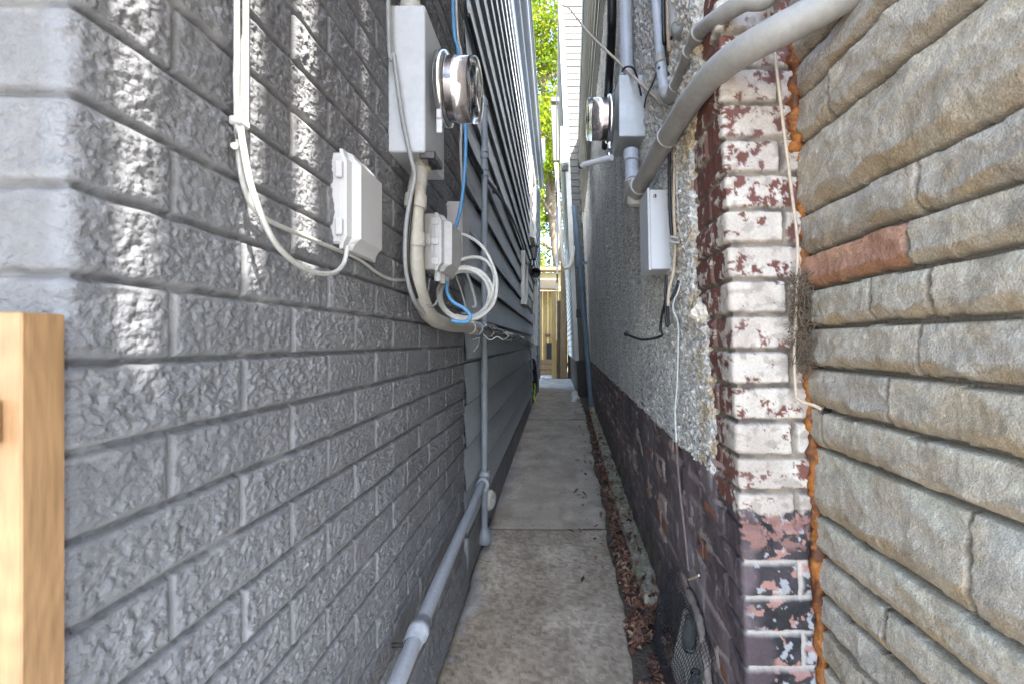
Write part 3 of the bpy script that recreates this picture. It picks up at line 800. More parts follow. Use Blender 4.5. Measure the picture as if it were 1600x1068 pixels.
def meter(name, label, o, ax, r, ln, parent=None):
    """meter: o centre on the box cover, ax outward"""
    t = parent
    o = Vector(o); ax = Vector(ax).normalized()
    b = MB(); b.lathe(o, ax, [(0, r*1.0), (0, r*1.10), (.012, r*1.13), (.022, r*1.10), (.024, r*.96)], 40); ring = b.build('clamp_ring', M['chrome'], t)
    b = MB(); b.lathe(o, ax, [(.01, r*.97), (ln*.42, r*.96)], 40); b.build('meter_base', M['steel'], t)
    b = MB(); b.lathe(o, ax, [(ln*.42, r*.975), (ln*.80, r*.965), (ln*.82, r*.90), (ln*.84, 0)], 40); inner = b.build('register', M['plate'], t)
    b = MB(); b.lathe(o, ax, [(ln*.80, r*.965), (ln*.82, r*.985), (ln*.92, r*.975), (ln*.97, r*.94), (ln, r*.86), (ln, r*.5), (ln*.985, r*.48), (ln*.985, 0)], 40); b.build('glass_cover', M['glass'], t)
    b = MB(); b.lathe(o, ax, [(ln*1.0, r*.2), (ln*1.04, r*.18), (ln*1.05, r*.08), (ln*1.05, 0)], 20); b.build('reset_button', M['plate'], t)
    # printed tick marks on the register
    u = Vector((0, -1, 0)); 
    b = MB()
    for k in range(5):
        a = .30 - k * .085
        nrm = (u * math.cos(a) + Vector((0,0,1)) * math.sin(a))
        c = o + ax * (ln * .66) + nrm * (r * .968)
        tg = ax; bt = ax.cross(nrm)
        Mx = Matrix((tg, bt, nrm)).transposed()
        b.box(c, (.014, .0030, .0016), Mx)
    for a, w in ((-.30, .010),):
        nrm = (u * math.cos(a) + Vector((0,0,1)) * math.sin(a)); c = o + ax * (ln * .52) + nrm * (r * .972)
        Mx = Matrix((ax, ax.cross(nrm), nrm)).transposed(); b.box(c, (.008, .010, .0014), Mx)
    b.build('printed_marks', M['black'], inner)
    return ring

lm = empty('electric_meter', (WL, 1.21, ZC + .4), 'round glass electric meter on a tall grey box fixed to the grey brick', 'meter')
bz0, bz1 = ZC + .441, ZC + .783
b = MB(); b.box(((WL - .296) / 2 - .004, 1.2135, (bz0 + bz1) / 2), (.086, .195, bz1 - bz0), bev=.003); bx = b.build('meter_box', M['box_grey'], lm)
b = MB(); b.box((-.2955, 1.2135, (bz0 + bz1) / 2 - .004), (.012, .201, bz1 - bz0 - .006), bev=.002); b.build('cover', M['box_grey'], bx)
b = MB(); b.box(((WL - .29) / 2, 1.2135, bz1 + .002), (.112, .207, .011), bev=.002); b.build('top_lip', M['box_grey'], bx)
for rr in (.011, .017, .022):
    b = MB(); o = Vector((-.350, 1.1155, ZC + .50)); b.lathe(o, (0, -1, 0), [(0, rr - .001), (.0013, rr - .0006), (.0013, rr + .0006), (0, rr + .001)], 28); b.build('knockout', M['box_grey'], bx)
for yy in (1.135, 1.29):
    for zz in (bz0 + .02, bz1 - .03):
        b = MB(); b.lathe((-.2895, yy, zz), (1, 0, 0), [(0, .005), (.002, .005), (.003, .003), (.003, 0)], 10); b.build('screw', M['steel'], bx)
meter('meter', '', (-.289, 1.205, ZC + .632), (1, 0, -.02), .079, .098, lm)
b = MB(); b.box((-.275, 1.135, ZC + .538), (.012, .012, .022), bev=.002); b.box((-.275, 1.136, ZC + .512), (.014, .004, .036), bev=.002); b.build('seal_tag', M['box_white'], lm)
b = MB(); b.box((-.300, 1.16, bz0 - .004), (.038, .075, .02), bev=.003); b.build('latch', M['steel'], lm)
# two service pipes entering the top
b = MB(); b.tube([(-.352, 1.17, bz1 - .0), (-.352, 1.17, 3.6)], .021, 14); b.tube([(-.352, 1.17, bz1), (-.352, 1.17, bz1 + .035)], .027, 14)
setp(b.build('service_mast', M['pvc_tan']), 'tan service pipe rising out of the top of the left meter box', 'pipe')

# conduit below the meter, sweeping into a long run
b = MB()
pts = [P(660, 245, 1.19), P(655, 275, 1.18), P(650, 310, 1.17), P(648, 360, 1.17), P(650, 420, 1.18), P(656, 462, 1.22), P(674, 495, 1.33), P(700, 507, 1.52), P(730, 511, 1.80), P(746, 513, 2.02)]
sp = spline(pts, 8); cd = MB(); cd.tube(sp, .0215, 16)
root = setp(cd.build('conduit', M['pvc_tan']), 'fat tan conduit sweeping from under the left meter box round to the siding', 'conduit')
for i in (3, 17, 26, 66):
    b = MB(); d = (sp[i+1] - sp[i]).normalized() * .016; b.tube([sp[i] - d, sp[i] + d], .0265, 16); b.build('coupling', M['pvc_tan'], root)
b = MB(); b.tube([P(660, 238, 1.19), P(658, 256, 1.187)], .030, 16); b.build('hub', M['pvc_tan'], root)
b = MB(); sp2 = spline([P(744, 513, 2.0), LP(770, 519, .04), LP(800, 527, .04), LP(818, 532, .045), LP(829, 540, .045)], 8); b.tube(sp2, .030, 12)
root2 = setp(b.build('conduit', M['pipe_grey']), 'dark grey horizontal conduit with loose wires strapped along the left siding', 'conduit')
for i in (6, 14, 22):
    b = MB(); d = (sp2[i+1] - sp2[i]).normalized() * .015; b.tube([sp2[i] - d, sp2[i] + d], .034, 12); b.build('strap', M['steel'], root2)
# tangle of wires along that conduit
def cable(name, pts, r, m, label, cat='cable', n=8, sub=8, group=None):
    b = MB(); b.tube(spline(pts, sub), r, n); return setp(b.build(name, m), label, cat, group)
rnd = random.Random(5)
for j in range(5):
    pts = []
    for i in range(14):
        t = i / 13; q = sp2[min(len(sp2) - 1, int(t * (len(sp2) - 1)))]
        pts.append(q + Vector((.03 + .02 * rnd.random(), .01 * rnd.random(), .035 * (rnd.random() - .35))))
    cable('loose_wire', pts, .0028, M['black' if j % 2 else 'white_cable'], ('thin black wire' if j % 2 else 'thin white wire') + ' tangled over the dark conduit along the left siding', 'wire', 6, 5, 'wires tangled over the left conduit')
rnd = random.Random(8)
for j in range(3):
    c0 = P(735 + 10 * j, 512 + 5 * j, 1.86); pts = [c0]
    for i in range(6): pts.append(pts[-1] + Vector((rnd.uniform(-.02, .03), rnd.uniform(-.05, .05), rnd.uniform(-.035, .03))))
    cable('loose_wire', pts, .0022, M['white_cable'], 'frayed white wire end curling off the left conduit elbow', 'wire', 6, 6, 'frayed wire ends at the left conduit elbow')

# white box 1
ub = empty('utility_box', (WL, .915, ZC + .25), 'smooth white plastic telephone box with hinge slots, nearest box on grey brick', 'utility box')
b = MB(); b.box((WL + .006, .912, ZC + .251), (.024, .150, .160), bev=.004); b.build('back_plate', M['box_white'], ub)
def cover_bm(y0, y1, z0, z1, xa, xb, bulge, m, name, parent):
    """moulded lid: flat lip then a rounded raised front"""
    b = MB(); n = 13; prof = [(0, xa), (.0, xa + (xb - xa) * .45), (.10, xa + (xb - xa) * .55), (.16, xb), ]
    prof = prof + [(1 - t, x) for t, x in reversed(prof)]
    vs = []; 
    zs = [(z0, .0), (z0 + .0005, .42), (z0 + .012, .6), (z0 + .022, 1), (z1 - .02, 1), (z1 - .010, .6), (z1 - .0005, .42), (z1, 0)]
    for zz, k in zs:
        for t, x in prof: vs.append((xa + (x - xa) * k if k < 1 else x, y0 + (y1 - y0) * t, zz))
    w = len(prof); fs = [(i*w+j, i*w+j+1, (i+1)*w+j+1, (i+1)*w+j) for i in range(len(zs)-1) for j in range(w-1)]
    b.add(vs, fs, False); return b.build(name, m, parent)
cv = cover_bm(.840, .992, ZC + .163, ZC + .338, WL + .012, WL + .040, 0, M['box_white'], 'cover', ub)
for zz in (.19, .255, .315): b = MB(); b.box((WL + .022, .8395, ZC + zz), (.006, .003, .014)); b.build('hinge_slot', M['black'], cv)
b = MB(); b.box((WL + .0405, .967, ZC + .312), (.002, .026, .022), bev=.0008); b.build('embossed_plate', M['box_dull'], cv)
for zz in (.20, .30): b = MB(); b.box((WL + .014, .834, ZC + zz), (.012, .010, .03), bev=.002); b.build('hinge', M['box_white'], ub)

# grey box 2
ub = empty('utility_box', (WL, 1.37, ZC + .27), 'dull grey-white hinged cable box in front of the fat tan conduit', 'utility box')
b = MB(); b.box((-.338, 1.375, ZC + .268), (.030, .19, .150), bev=.004); b.build('back_plate', M['box_dull'], ub)
cv = cover_bm(1.282, 1.472, ZC + .190, ZC + .345, -.323, -.283, 0, M['box_dull'], 'cover', ub)
for zz in (.215, .268, .322): b = MB(); b.box((-.322, 1.2795, ZC + zz), (.020, .006, .018), bev=.001); b.build('hinge', M['box_white'], ub)
b = MB(); b.box((-.345, 1.27, ZC + .27), (.03, .02, .03), bev=.003); b.build('latch', M['box_white'], ub)
for yy in (1.31, 1.36, 1.41): b = MB(); b.tube([(-.322, yy, ZC + .192), (-.322, yy, ZC + .165)], .010, 10); b.build('cable_gland', M['box_dull'], ub)
# narrow box 3
ub = empty('utility_box', (WL, 1.77, ZC + .39), 'narrow tall white box where the blue cable enters, at the end of the brick', 'utility box')
b = MB(); b.box((WL + .027, 1.775, ZC + .394), (.058, .13, .212), bev=.003); b.build('case', M['box_white'], ub)
b = MB(); b.box((WL + .057, 1.775, ZC + .394), (.006, .136, .218), bev=.002); b.build('lid', M['box_white'], ub)

# cables on the left wall
b = MB(); 
A = [up(LP(370, -25, .02)), LP(370, -25, .02), LP(371, 60, .02), LP(369, 130, .02), LP(372, 190, .02)]
cable('cable', A + [LP(374, 250, .015), LP(384, 300, .012), LP(402, 332, .012), LP(434, 352, .012), LP(480, 371, .012), LP(520, 388, .012), LP(560, 405, .010), LP(592, 428, .012), LP(612, 437, .012), LP(634, 438, .012)], .0034, M['white_cable'], 'thin white cable running down the grey brick and under the white telephone box')
cable('cable', [up(LP(384, -25, .02)), LP(384, -25, .02), LP(382, 60, .02), LP(380, 130, .02), LP(376, 192, .022), LP(382, 240, .03), LP(395, 300, .035), LP(424, 370, .04), LP(455, 406, .04), LP(490, 425, .04), LP(520, 427, .04), LP(537, 412, .036), LP(543, 386, .034)], .0037, M['white_cable'], 'thicker white cable hanging in a long loop into the white telephone box')
b = MB(); b.box(LP(374, 192, .020), (.014, .020, .010), bev=.002); b.tube([LP(366, 228, .0), LP(366, 228, .02)], .004, 8)
setp(b.build('cable_clip', M['white_cable']), 'small white clip pinching two cables together on the grey brick', 'clip')
cable('cable', [up(P(600, -20, 1.075), 3.3), P(606, -20, 1.075), P(616, 90, 1.08), P(628, 180, 1.09), P(640, 238, 1.10), P(648, 275, 1.115), P(641, 310, 1.12), P(634, 360, 1.12), P(634, 420, 1.13), P(646, 468, 1.17), P(664, 492, 1.26)], .0052, M['grey_cable'], 'flat grey cable slanting down across the left meter box')
cable('cable', [P(648, 262, 1.14), P(645, 310, 1.13), P(639, 370, 1.125), P(639, 420, 1.14), P(652, 466, 1.19)], .0036, M['black'], 'black cable following the tan conduit behind the grey box')
# blue and white pair beside the meter
cable('cable', [up(P(702, -20, 1.64)), P(707, -20, 1.62), P(716, 80, 1.62), P(722, 150, 1.63), P(727, 200, 1.64), P(727, 250, 1.62), P(722, 310, 1.58), P(715, 345, 1.53), P(708, 362, 1.48)], .0062, M['blue'], 'bright blue cable dropping from above into the grey cable box')
cable('cable', [up(P(708, -20, 1.68)), P(712, -20, 1.66), P(721, 90, 1.66), P(721, 180, 1.66), P(720, 240, 1.66), P(723, 300, 1.65)], .0045, M['white_cable'], 'pale cable hanging beside the blue one behind the left meter')
cable('cable', [P(698, 440, 1.40), P(699, 458, 1.385), P(708, 472, 1.375), P(725, 482, 1.37), P(735, 494, 1.375), P(730, 502, 1.38), P(716, 503, 1.385), P(706, 501, 1.39)], .0052, M['blue'], 'short bright blue cable across the white coil')
# coil
cl = MB(); pts = []
cx, cz, yy = (727 - CX) / F * 1.43, ZC + (CY - 460) / F * 1.43, 1.43
for i in range(150):
    a = i / 150 * 2 * PI * 4.0; rr = .083 + .005 * math.sin(a * .73) - .0016 * (a / (2 * PI))
    pts.append(Vector((cx + rr * math.cos(a + 2.2), yy + .010 * math.sin(a * .5 + 1) + .02 * math.cos(a), cz - rr * .92 * math.sin(a + 2.2) )))
cl.tube(pts, .0052, 8)
cl.tube(spline([P(706, 366, 1.47), P(728, 368, 1.44), P(752, 384, 1.42), P(768, 410, 1.41), P(776, 440, 1.405), P(772, 472, 1.405), P(755, 492, 1.41), P(736, 500, 1.415)], 8), .0052, 8)
cl.tube(spline([P(709, 420, 1.45), P(720, 407, 1.44), P(742, 402, 1.43), P(760, 408, 1.42), P(772, 428, 1.415), P(770, 456, 1.415), P(758, 484, 1.42)], 8), .0052, 8)
cl.tube(spline([P(690, 430, 1.42), P(696, 440, 1.41), P(688, 455, 1.40)], 6), .0052, 8)
coil = setp(cl.build('cable_coil', M['white_cable']), 'white cable wound into a hanging coil below the grey cable box', 'cable coil')
b = MB(); b.box((cx - .05, yy, cz + .078), (.010, .028, .022), bev=.002); b.build('cable_tie', M['black'], coil)
for j, (p0, p1, mm, lb) in enumerate([((712, 430), (722, 490), 'grey_cable', 'thin grey wire drooping behind the white coil'), ((690, 428), (726, 498), 'black', 'thin black wire crossing behind the white coil'), ((724, 412), (738, 480), 'grey_cable', 'grey tube hanging from the narrow white box')]):
    a_ = P(*p0, 1.5); c_2 = P(*p1, 1.5)
    cable('loose_wire', [a_, a_.lerp(c_2, .4) + Vector((.012, .02, -.02)), a_.lerp(c_2, .8) + Vector((.016, .0, -.02)), c_2], .003 + .002 * (j == 2), M[mm], lb, 'wire')
cable('loose_wire', [P(672, 430, 1.30), P(668, 455, 1.25), P(660, 470, 1.22), P(678, 478, 1.26), P(694, 445, 1.38)], .003, M['grey_cable'], 'thin grey wire looping under the grey cable box', 'wire')
cable('loose_wire', [P(657, 446, 1.18), P(668, 436, 1.24), P(676, 430, 1.29)], .0025, M['black'], 'short black wire under the grey cable box', 'wire')

# slim vertical pipe and the gas pipe it meets
yp = 2.37; xp = (757 - CX) / F * yp; zj = ZC - .683
b = MB(); b.tube([(xp, yp, .04), (xp, yp, ZC + 1.17)], .0155, 14)
vp = setp(b.build('standpipe', M['pipe_grey']), 'slim grey vertical pipe with couplings in front of the dark siding', 'pipe')
for py in (240, 268, 402, 585):
    z = ZC + (CY - py) / F * yp
    for dz in (-.014, .014):
        b = MB(); b.tube([(xp, yp, z + dz - .011), (xp, yp, z + dz + .011)], .0205, 14); b.build('coupling', M['pipe_grey'], vp)
b = MB(); b.tube(spline([(xp, yp, ZC + 1.16), (xp - .004, yp, ZC + 1.19), (xp - .03, yp, ZC + 1.205), (-.40, yp, ZC + 1.206)], 6), .019, 12); b.build('elbow', M['pipe_grey'], vp)
b = MB(); b.lathe((xp, yp, .035), (0, 0, 1), [(0, 0), (0, .024), (.01, .031), (.045, .031), (.06, .024), (.085, .021)], 16); b.tube([(xp, yp, .07), (xp + .012, yp + .05, .07)], .02, 12); b.build('foot_elbow', M['pipe_grey'], vp)
b = MB(); b.box((WL + .02, 2.9, ZC + .92), (.03, .05, .04), bev=.004)
setp(b.build('wall_bracket', M['pipe_grey']), 'small blue-grey bracket on the siding beside the slim pipe', 'bracket')
b = MB(); b.tube([(xp - .004, yp - .0, zj), (-.332, 1.4, zj + .003), (-.316, .9, zj), (-.306, .25, zj)], .0185, 18)
gp = setp(b.build('gas_pipe', M['gas']), 'pale grey horizontal gas pipe running along the foot of the grey brick', 'pipe')
b = MB(); b.tube([(xp, yp, zj - .045), (xp, yp, zj + .045)], .026, 14); b.tube([(xp, yp - .06, zj), (xp, yp + .01, zj)], .030, 16); b.build('tee', M['gas'], gp)
b = MB(); b.lathe((-.3235, 1.13, zj), (.02, 1, 0), [(-.045, .019), (-.04, .0225), (-.012, .0225), (-.01, .026), (.012, .026), (.014, .0225), (.04, .0225), (.045, .019)], 18); b.build('union', M['gas'], gp)
b = MB(); b.tube([(-.335, 1.13, zj - .03), (-.39, 1.13, zj - .03)], .006, 8); b.build('bracket', M['steel'], gp)
b = MB(); b.lathe((-.375, 2.62, ZC - .86), (1, -.3, 0), [(0, .0), (0, .05), (.02, .055), (.035, .045), (.035, .02), (.02, .0)], 24)
setp(b.build('wall_vent', M['white_trim']), 'round white vent cap low on the siding behind the slim pipe', 'vent')

# far along the left siding
ln_ = empty('wall_lantern', (WL, 7.07, ZC + 1.3), 'small black carriage lantern on the left siding', 'lamp')
o = Vector((-.32, 7.07, ZC + 1.31))
b = MB(); b.lathe(o + Vector((0,0,.085)), (0,0,1), [(0, .075), (.012, .07), (.05, .03), (.06, .012), (.09, .006), (.095, 0)], 6, False); b.build('cap', M['black'], ln_)
b = MB(); b.lathe(o, (0,0,1), [(-.09, .028), (.085, .055)], 6, False); b.build('lantern_glass', M['lantern_glass'], ln_)
b = MB()
for k in range(6):
    a = k * PI / 3; b.tube([o + Vector((.029*math.cos(a), .029*math.sin(a), -.09)), o + Vector((.057*math.cos(a), .057*math.sin(a), .088))], .006, 5)
b.lathe(o + Vector((0,0,-.12)), (0,0,1), [(0, 0), (.0, .012), (.02, .034), (.03, .034)], 8); b.build('frame', M['black'], ln_)
b = MB(); b.tube(spline([(WL, 7.07, ZC + 1.12), (-.36, 7.07, ZC + 1.09), (-.325, 7.07, ZC + 1.13), (-.32, 7.07, ZC + 1.2)], 6), .012, 8); b.box((WL + .025, 7.07, ZC + 1.13), (.03, .09, .16), bev=.006); b.build('bracket', M['black'], ln_)
cable('cable', [LP(722, 205, .03), LP(752, 268, .03), LP(795, 330, .03), LP(815, 380, .03), LP(830, 425, .04), LP(838, 445, .04)], .010, M['black'], 'thick black cable stapled along the left siding towards the lantern')
b = MB(); b.lathe(LP(836, 425, .09), (.2, -1, -.4), [(-.05, 0), (-.05, .05), (.06, .075), (.06, .06), (.0, .0)], 14); b.tube([LP(836, 425, .09), LP(836, 425, .0)], .02, 8)
setp(b.build('floodlight', M['black']), 'small black floodlight on the siding below the lantern', 'lamp')
for px, pyt, pyb, r, lb in ((825.5, 545, 640, .048, 'grey drain pipe with a wide foot from the conduit end to the ground'), (838, 445, 612, .045, 'grey downspout at the far corner of the left house')):
    d = ZC * F / (pyb - CY); top = ZC + (CY - pyt) / F * d; x = (px - CX) / F * d
    b = MB(); b.tube([(x, d, .0), (x, d, top)], r, 12)
    t_ = setp(b.build('downspout', M['pipe_grey']), lb, 'pipe')
    b = MB(); b.tube([(x, d, .0), (x, d, .28)], r * 1.3, 12); b.build('foot', M['pipe_grey'], t_)
    b = MB(); b.tube([(x, d, .62), (x, d, .68)], r * 1.15, 12); b.build('collar', M['pipe_grey'], t_)
rnd = random.Random(3)
for j in range(3):
    cable('loose_wire', [LP(829, 470 + 10*j, .05), LP(833 + j, 492, .08), LP(834, 515, .09), LP(830, 535, .08), LP(827, 552 - 6*j, .06)], .008, M['white_cable' if j < 2 else 'blue'], ('white' if j < 2 else 'blue') + ' wire looping down the siding at the far end of the conduit', 'wire', 6, 6, 'wires at the far end of the left conduit' if j < 2 else None)
# bag with a bright strap
bg = empty('bag', (-.33, 8.2, .3), 'black bag with yellow-green straps hanging by the grey drain pipe', 'bag')
b = MB(); o = P(832.5, 583, 8.2)
prof = [(.26, .01), (.22, .05), (.12, .065), (-.02, .075), (-.16, .08), (-.25, .07), (-.29, .03), (-.30, 0)]
b.lathe(o, (0, 0, 1), list(reversed(prof)), 12)
b.build('bag_body', M['cloth'], bg)
for a, c in (((835, 598), (837, 606)), ((836, 606), (834.5, 624)), ((832, 616), (838, 628))):
    b = MB(); b.tube([P(*a, 8.02), P(*c, 8.0)], .012, 6); b.build('strap', M['hiviz'], bg)

# ================================================================== RIGHT SERVICES
ym = 1.86; xf = (965 - CX) / F * ym; xw = .352
zt_, zb_ = ZC + (CY - 117) / F * ym, ZC + (CY - 213) / F * ym
rm = empty('electric_meter', (xw, ym + .1, zb_), 'round glass electric meter on a small grey box fixed to the white roughcast', 'meter')
b = MB(); b.box(((xf + xw) / 2 + .006, ym + .105, (zt_ + zb_) / 2), (xw - xf, .21, zt_ - zb_), bev=.003); bx = b.build('meter_box', M['box_grey'], rm)
b = MB(); b.box((xf - .002, ym + .105, (zt_ + zb_) / 2), (.012, .218, zt_ - zb_ - .006), bev=.002); b.build('cover', M['box_grey'], bx)
b = MB(); b.box(((xf + xw) / 2, ym + .105, zt_ + .004), (xw - xf + .012, .222, .016), bev=.002); b.build('top_lip', M['box_grey'], bx)
for rr in (.007, .013):
    b = MB(); o = Vector((xf + .055, ym - .0005, zb_ + .045)); b.lathe(o, (0, -1, 0), [(0, rr - .0015), (.002, rr - .0008), (.002, rr + .0008), (0, rr + .0015)], 24); b.build('knockout', M['box_grey'], bx)
meter('meter', '', (xf - .008, ym + .10, ZC + (CY - 187) / F * (ym + .1)), (-1, 0, 0), .084, .105, rm)
b = MB(); b.box((xf - .03, ym + .02, ZC + (CY - 225) / F * ym), (.012, .016, .03), bev=.003); b.lathe((xf - .03, ym + .01, ZC + (CY - 240) / F * ym), (0, 1, 0), [(0, 0), (.0, .010), (.012, .010), (.012, 0)], 12); b.build('seal_tag', M['chrome'], rm)
# mast above and conduit below
xm = (980 - CX) / F * (ym + .1)
b = MB(); b.tube([(xm, ym + .1, zt_ + .01), (xm - .012, ym + .1, ZC + 1.6), (xm - .06, ym + .1, 3.7)], .027, 16)
t_ = setp(b.build('service_mast', M['pvc_pale']), 'pale grey service pipe rising from the right meter box', 'pipe')
b = MB(); b.tube([(xm, ym + .1, zt_ + .03), (xm - .001, ym + .1, zt_ + .085)], .031, 16); b.build('coupling', M['pvc_pale'], t_)
b = MB(); b.tube(spline([P(972, 112, 1.83), P(978, 105, 1.80), P(988, 106, 1.80), P(994, 116, 1.82), P(1000, 140, 1.83), P(1002, 150, 1.84)], 6), .004, 8)
setp(b.build('cable', M['black']), 'black wire curling over the top of the right meter box', 'cable')
b = MB(); b.tube([P(986, 240, 1.90), P(987, 262, 1.88), P(988, 285, 1.80)], .0265, 16); 
t_ = setp(b.build('conduit', M['pvc_pale']), 'short pale conduit between the right meter box and the pipe elbow', 'conduit')
b = MB(); b.tube([P(986, 238, 1.90), P(986, 254, 1.885)], .031, 16); b.build('coupling', M['pvc_pale'], t_)
# big conduit swinging over the brick corner
pts = [P(996, 297, 1.68), P(1016, 262, 1.53), P(1043, 215, 1.34), P(1066, 178, 1.20), P(1092, 142, 1.08), P(1124, 108, .985), P(1165, 78, .915), P(1215, 50, .862), P(1265, 24, .83), P(1330, -14, .80), P(1420, -70, .78), Vector((.47, .70, 1.95)), Vector((.44, .69, 2.3)), Vector((.40, .69, 3.6))]
sp = spline(pts, 8)
b = MB(); b.tube(sp, .0285, 20)
bc = setp(b.build('conduit', M['pvc']), 'fat stained grey conduit bending across the top of the brick corner', 'conduit')
b = MB(); i = 16; d = (sp[i+1] - sp[i]).normalized(); b.tube([sp[i] - d * .006, sp[i] + d * .006], .032, 20); b.build('coupling', M['pvc'], bc)
b = MB(); o = P(993, 292, 1.70)
b.box(o + Vector((.004, .03, -.012)), (.066, .11, .10), Matrix.Rotation(.25, 3, 'X'), bev=.01); b.build('access_fitting', M['pvc'], bc)
b = MB(); d = (sp[1] - sp[0]).normalized(); b.tube([sp[0] - d * .03, sp[0] + d * .03], .034, 18); b.build('hub', M['pvc'], bc)
# middle conduit
pts = [Vector((.24, 1.5, 3.5)), P(1022, -120, 1.50), P(1024, -20, 1.50), P(1030, 50, 1.48), P(1034, 107, 1.46), P(1038, 140, 1.44), P(1042, 152, 1.42), P(1049, 152, 1.38), P(1057, 134, 1.33), P(1070, 104, 1.24), P(1085, 66, 1.14), P(1098, 46, 1.08), P(1124, 27, 1.0), P(1162, 4, .94), P(1210, -22, .9), Vector((.42, .84, 1.9)), Vector((.40, .82, 3.5))]
sp = spline(pts, 8)
b = MB(); b.tube(sp[:42], .0165, 14); mc = setp(b.build('conduit', M['pvc_pale']), 'mid-size conduit dropping beside the right meter then bending up over the brick', 'conduit')
b = MB(); b.tube(sp[41:], .0175, 14); b.build('bend', M['pvc'], mc)
for i in (30, 62, 76, 84):
    d = (sp[i+1] - sp[i]).normalized(); b = MB(); b.tube([sp[i] - d * .014, sp[i] + d * .014], .0212, 14); b.build('coupling', M['pvc'], mc)
# top pair
pts = [Vector((.24, 1.34, 3.5)), P(1054, -120, 1.34), P(1055, -20, 1.34), P(1056, 20, 1.33), P(1058, 40, 1.31), P(1064, 51, 1.28), P(1073, 47, 1.24), P(1084, 28, 1.19), P(1102, 2, 1.12), P(1120, -20, 1.07), Vector((.33, 1.02, 1.95)), Vector((.30, 1.0, 3.5))]
sp = spline(pts, 8); b = MB(); b.tube(sp, .0195, 14)
tc_ = setp(b.build('conduit', M['pvc']), 'small U-bent grey conduit at the top edge above the brick corner', 'conduit')
for i in (33, 56):
    d = (sp[i+1] - sp[i]).normalized(); b = MB(); b.tube([sp[i] - d * .012, sp[i] + d * .012], .0235, 14); b.build('coupling', M['pvc'], tc_)
pts = [P(1070, -20, 1.30), P(1064, 10, 1.29), P(1060, 32, 1.285), P(1062, 46, 1.26)]
b = MB(); b.tube(spline([up(P(1030, -20, 1.40)), P(1036, -20, 1.40), P(1040, 60, 1.42), P(1046, 110, 1.43), P(1051, 150, 1.43)], 8), .006, 8)
setp(b.build('cable', M['black']), 'black cable hanging straight beside the mid-size right conduit', 'cable')
cable('cable', [up(P(1038, -20, 1.38)), P(1044, -20, 1.38), P(1049, 80, 1.40), P(1053, 140, 1.42), P(1056, 180, 1.42)], .0075, M['beige_cable'], 'beige cable hanging between the two right conduits')
cable('cable', [P(1058, 38, 1.29), P(1052, 48, 1.31), P(1048, 62, 1.33)], .004, M['black'], 'short black wire stub by the U-bent conduit')
# wall box
yb2 = 1.5; xfr = (1016 - CX) / F * yb2
wb = empty('junction_box', (.36, yb2 + .07, ZC + .35), 'plain white metal box on the roughcast with cables beside it', 'junction box')
b = MB(); b.box(((xfr + .366) / 2, yb2 + .07, ZC + .352), (.366 - xfr, .135, .250), Matrix.Rotation(-.02, 3, 'Y'), bev=.003); b.build('case', M['box_white'], wb)
b = MB(); b.box((xfr - .003, yb2 + .07, ZC + .352), (.008, .142, .258), Matrix.Rotation(-.02, 3, 'Y'), bev=.002); b.build('lid', M['box_white'], wb)
b = MB(); b.lathe((xfr + .014, yb2 - .001, ZC + .455), (0, -1, 0), [(0, .005), (.003, .005), (.003, 0)], 10); b.build('screw', M['steel'], wb)
# cable bundle beside the box
D = 1.40
cable('cable', [P(1062, 150, 1.36), P(1050, 190, 1.36), P(1046, 240, D), P(1046, 300, D), P(1049, 360, D), P(1053, 372, D)], .0048, M['black'], 'black cable running down behind the fat right conduit beside the white box')
cable('cable', [P(1058, 180, 1.4), P(1054, 240, D), P(1052, 300, D), P(1056, 345, D), P(1061, 385, D), P(1064, 410, D), P(1060, 440, D), P(1052, 462, D), P(1046, 470, D)], .0042, M['black'], 'black cable ending in a hook below the white box on roughcast')
cable('cable', [P(1053, 215, 1.38), P(1054, 260, 1.38), P(1053, 320, 1.38), P(1055, 380, 1.38), P(1052, 425, 1.385), P(1045, 455, 1.39), P(1044, 478, 1.39)], .005, M['beige_cable'], 'tan cable in the bundle right of the white box')
cable('cable', [P(1058, 215, 1.36), P(1058, 300, 1.36), P(1062, 360, 1.36), P(1068, 400, 1.36), P(1068, 420, 1.36), P(1060, 455, 1.37), P(1053, 470, 1.38), P(1052, 485, 1.38), P(1058, 500, 1.38), P(1060, 520, 1.38), P(1058, 600, 1.37), P(1055, 640, 1.37), P(1057, 690, 1.345)], .003, M['white_cable'], 'long whitish cable dropping down the lower roughcast')
cable('cable', [RP(1057, 690, .012), RP(1062, 760, .008), RP(1070, 830, .006), RP(1076, 890, .004)], .0045, M['purple_dull'], 'painted-over cable running down the peeling purple wall')
cable('cable', [P(1041, 430, 1.44), P(1040, 470, 1.44), P(1041, 500, 1.44), P(1044, 508, 1.44), P(1043, 470, 1.43)], .0045, M['black'], 'black cable looped tightly under the white box')
cable('cable', [P(1040, 470, 1.46), P(1034, 495, 1.50), P(1032, 515, 1.52), P(1034, 524, 1.52), P(1020, 529, 1.58), P(1000, 530, 1.66), P(978, 522, 1.76)], .0045, M['black'], 'stray black cable sticking out sideways across the roughcast')
b = MB(); b.tube([P(980, 524, 1.76), P(977, 519, 1.76)], .008, 8); 
setp(b.build('cable_end', M['black']), 'small black plug at the tip of the stray black cable', 'plug')
b = MB()
for dz in (0, 8): b.tube([P(1048, 370 + dz, 1.375), P(1062, 372 + dz, 1.35)], .0035, 6)
setp(b.build('cable_tie', M['white_cable']), 'white tie holding the cable bundle beside the white box', 'cable tie')
cable('cable', [P(1030, 105, 1.44), P(1020, 130, 1.55), P(1010, 152, 1.66), P(1007, 168, 1.7)], .003, M['black'], 'thin dark wire between the right meter box and conduit')
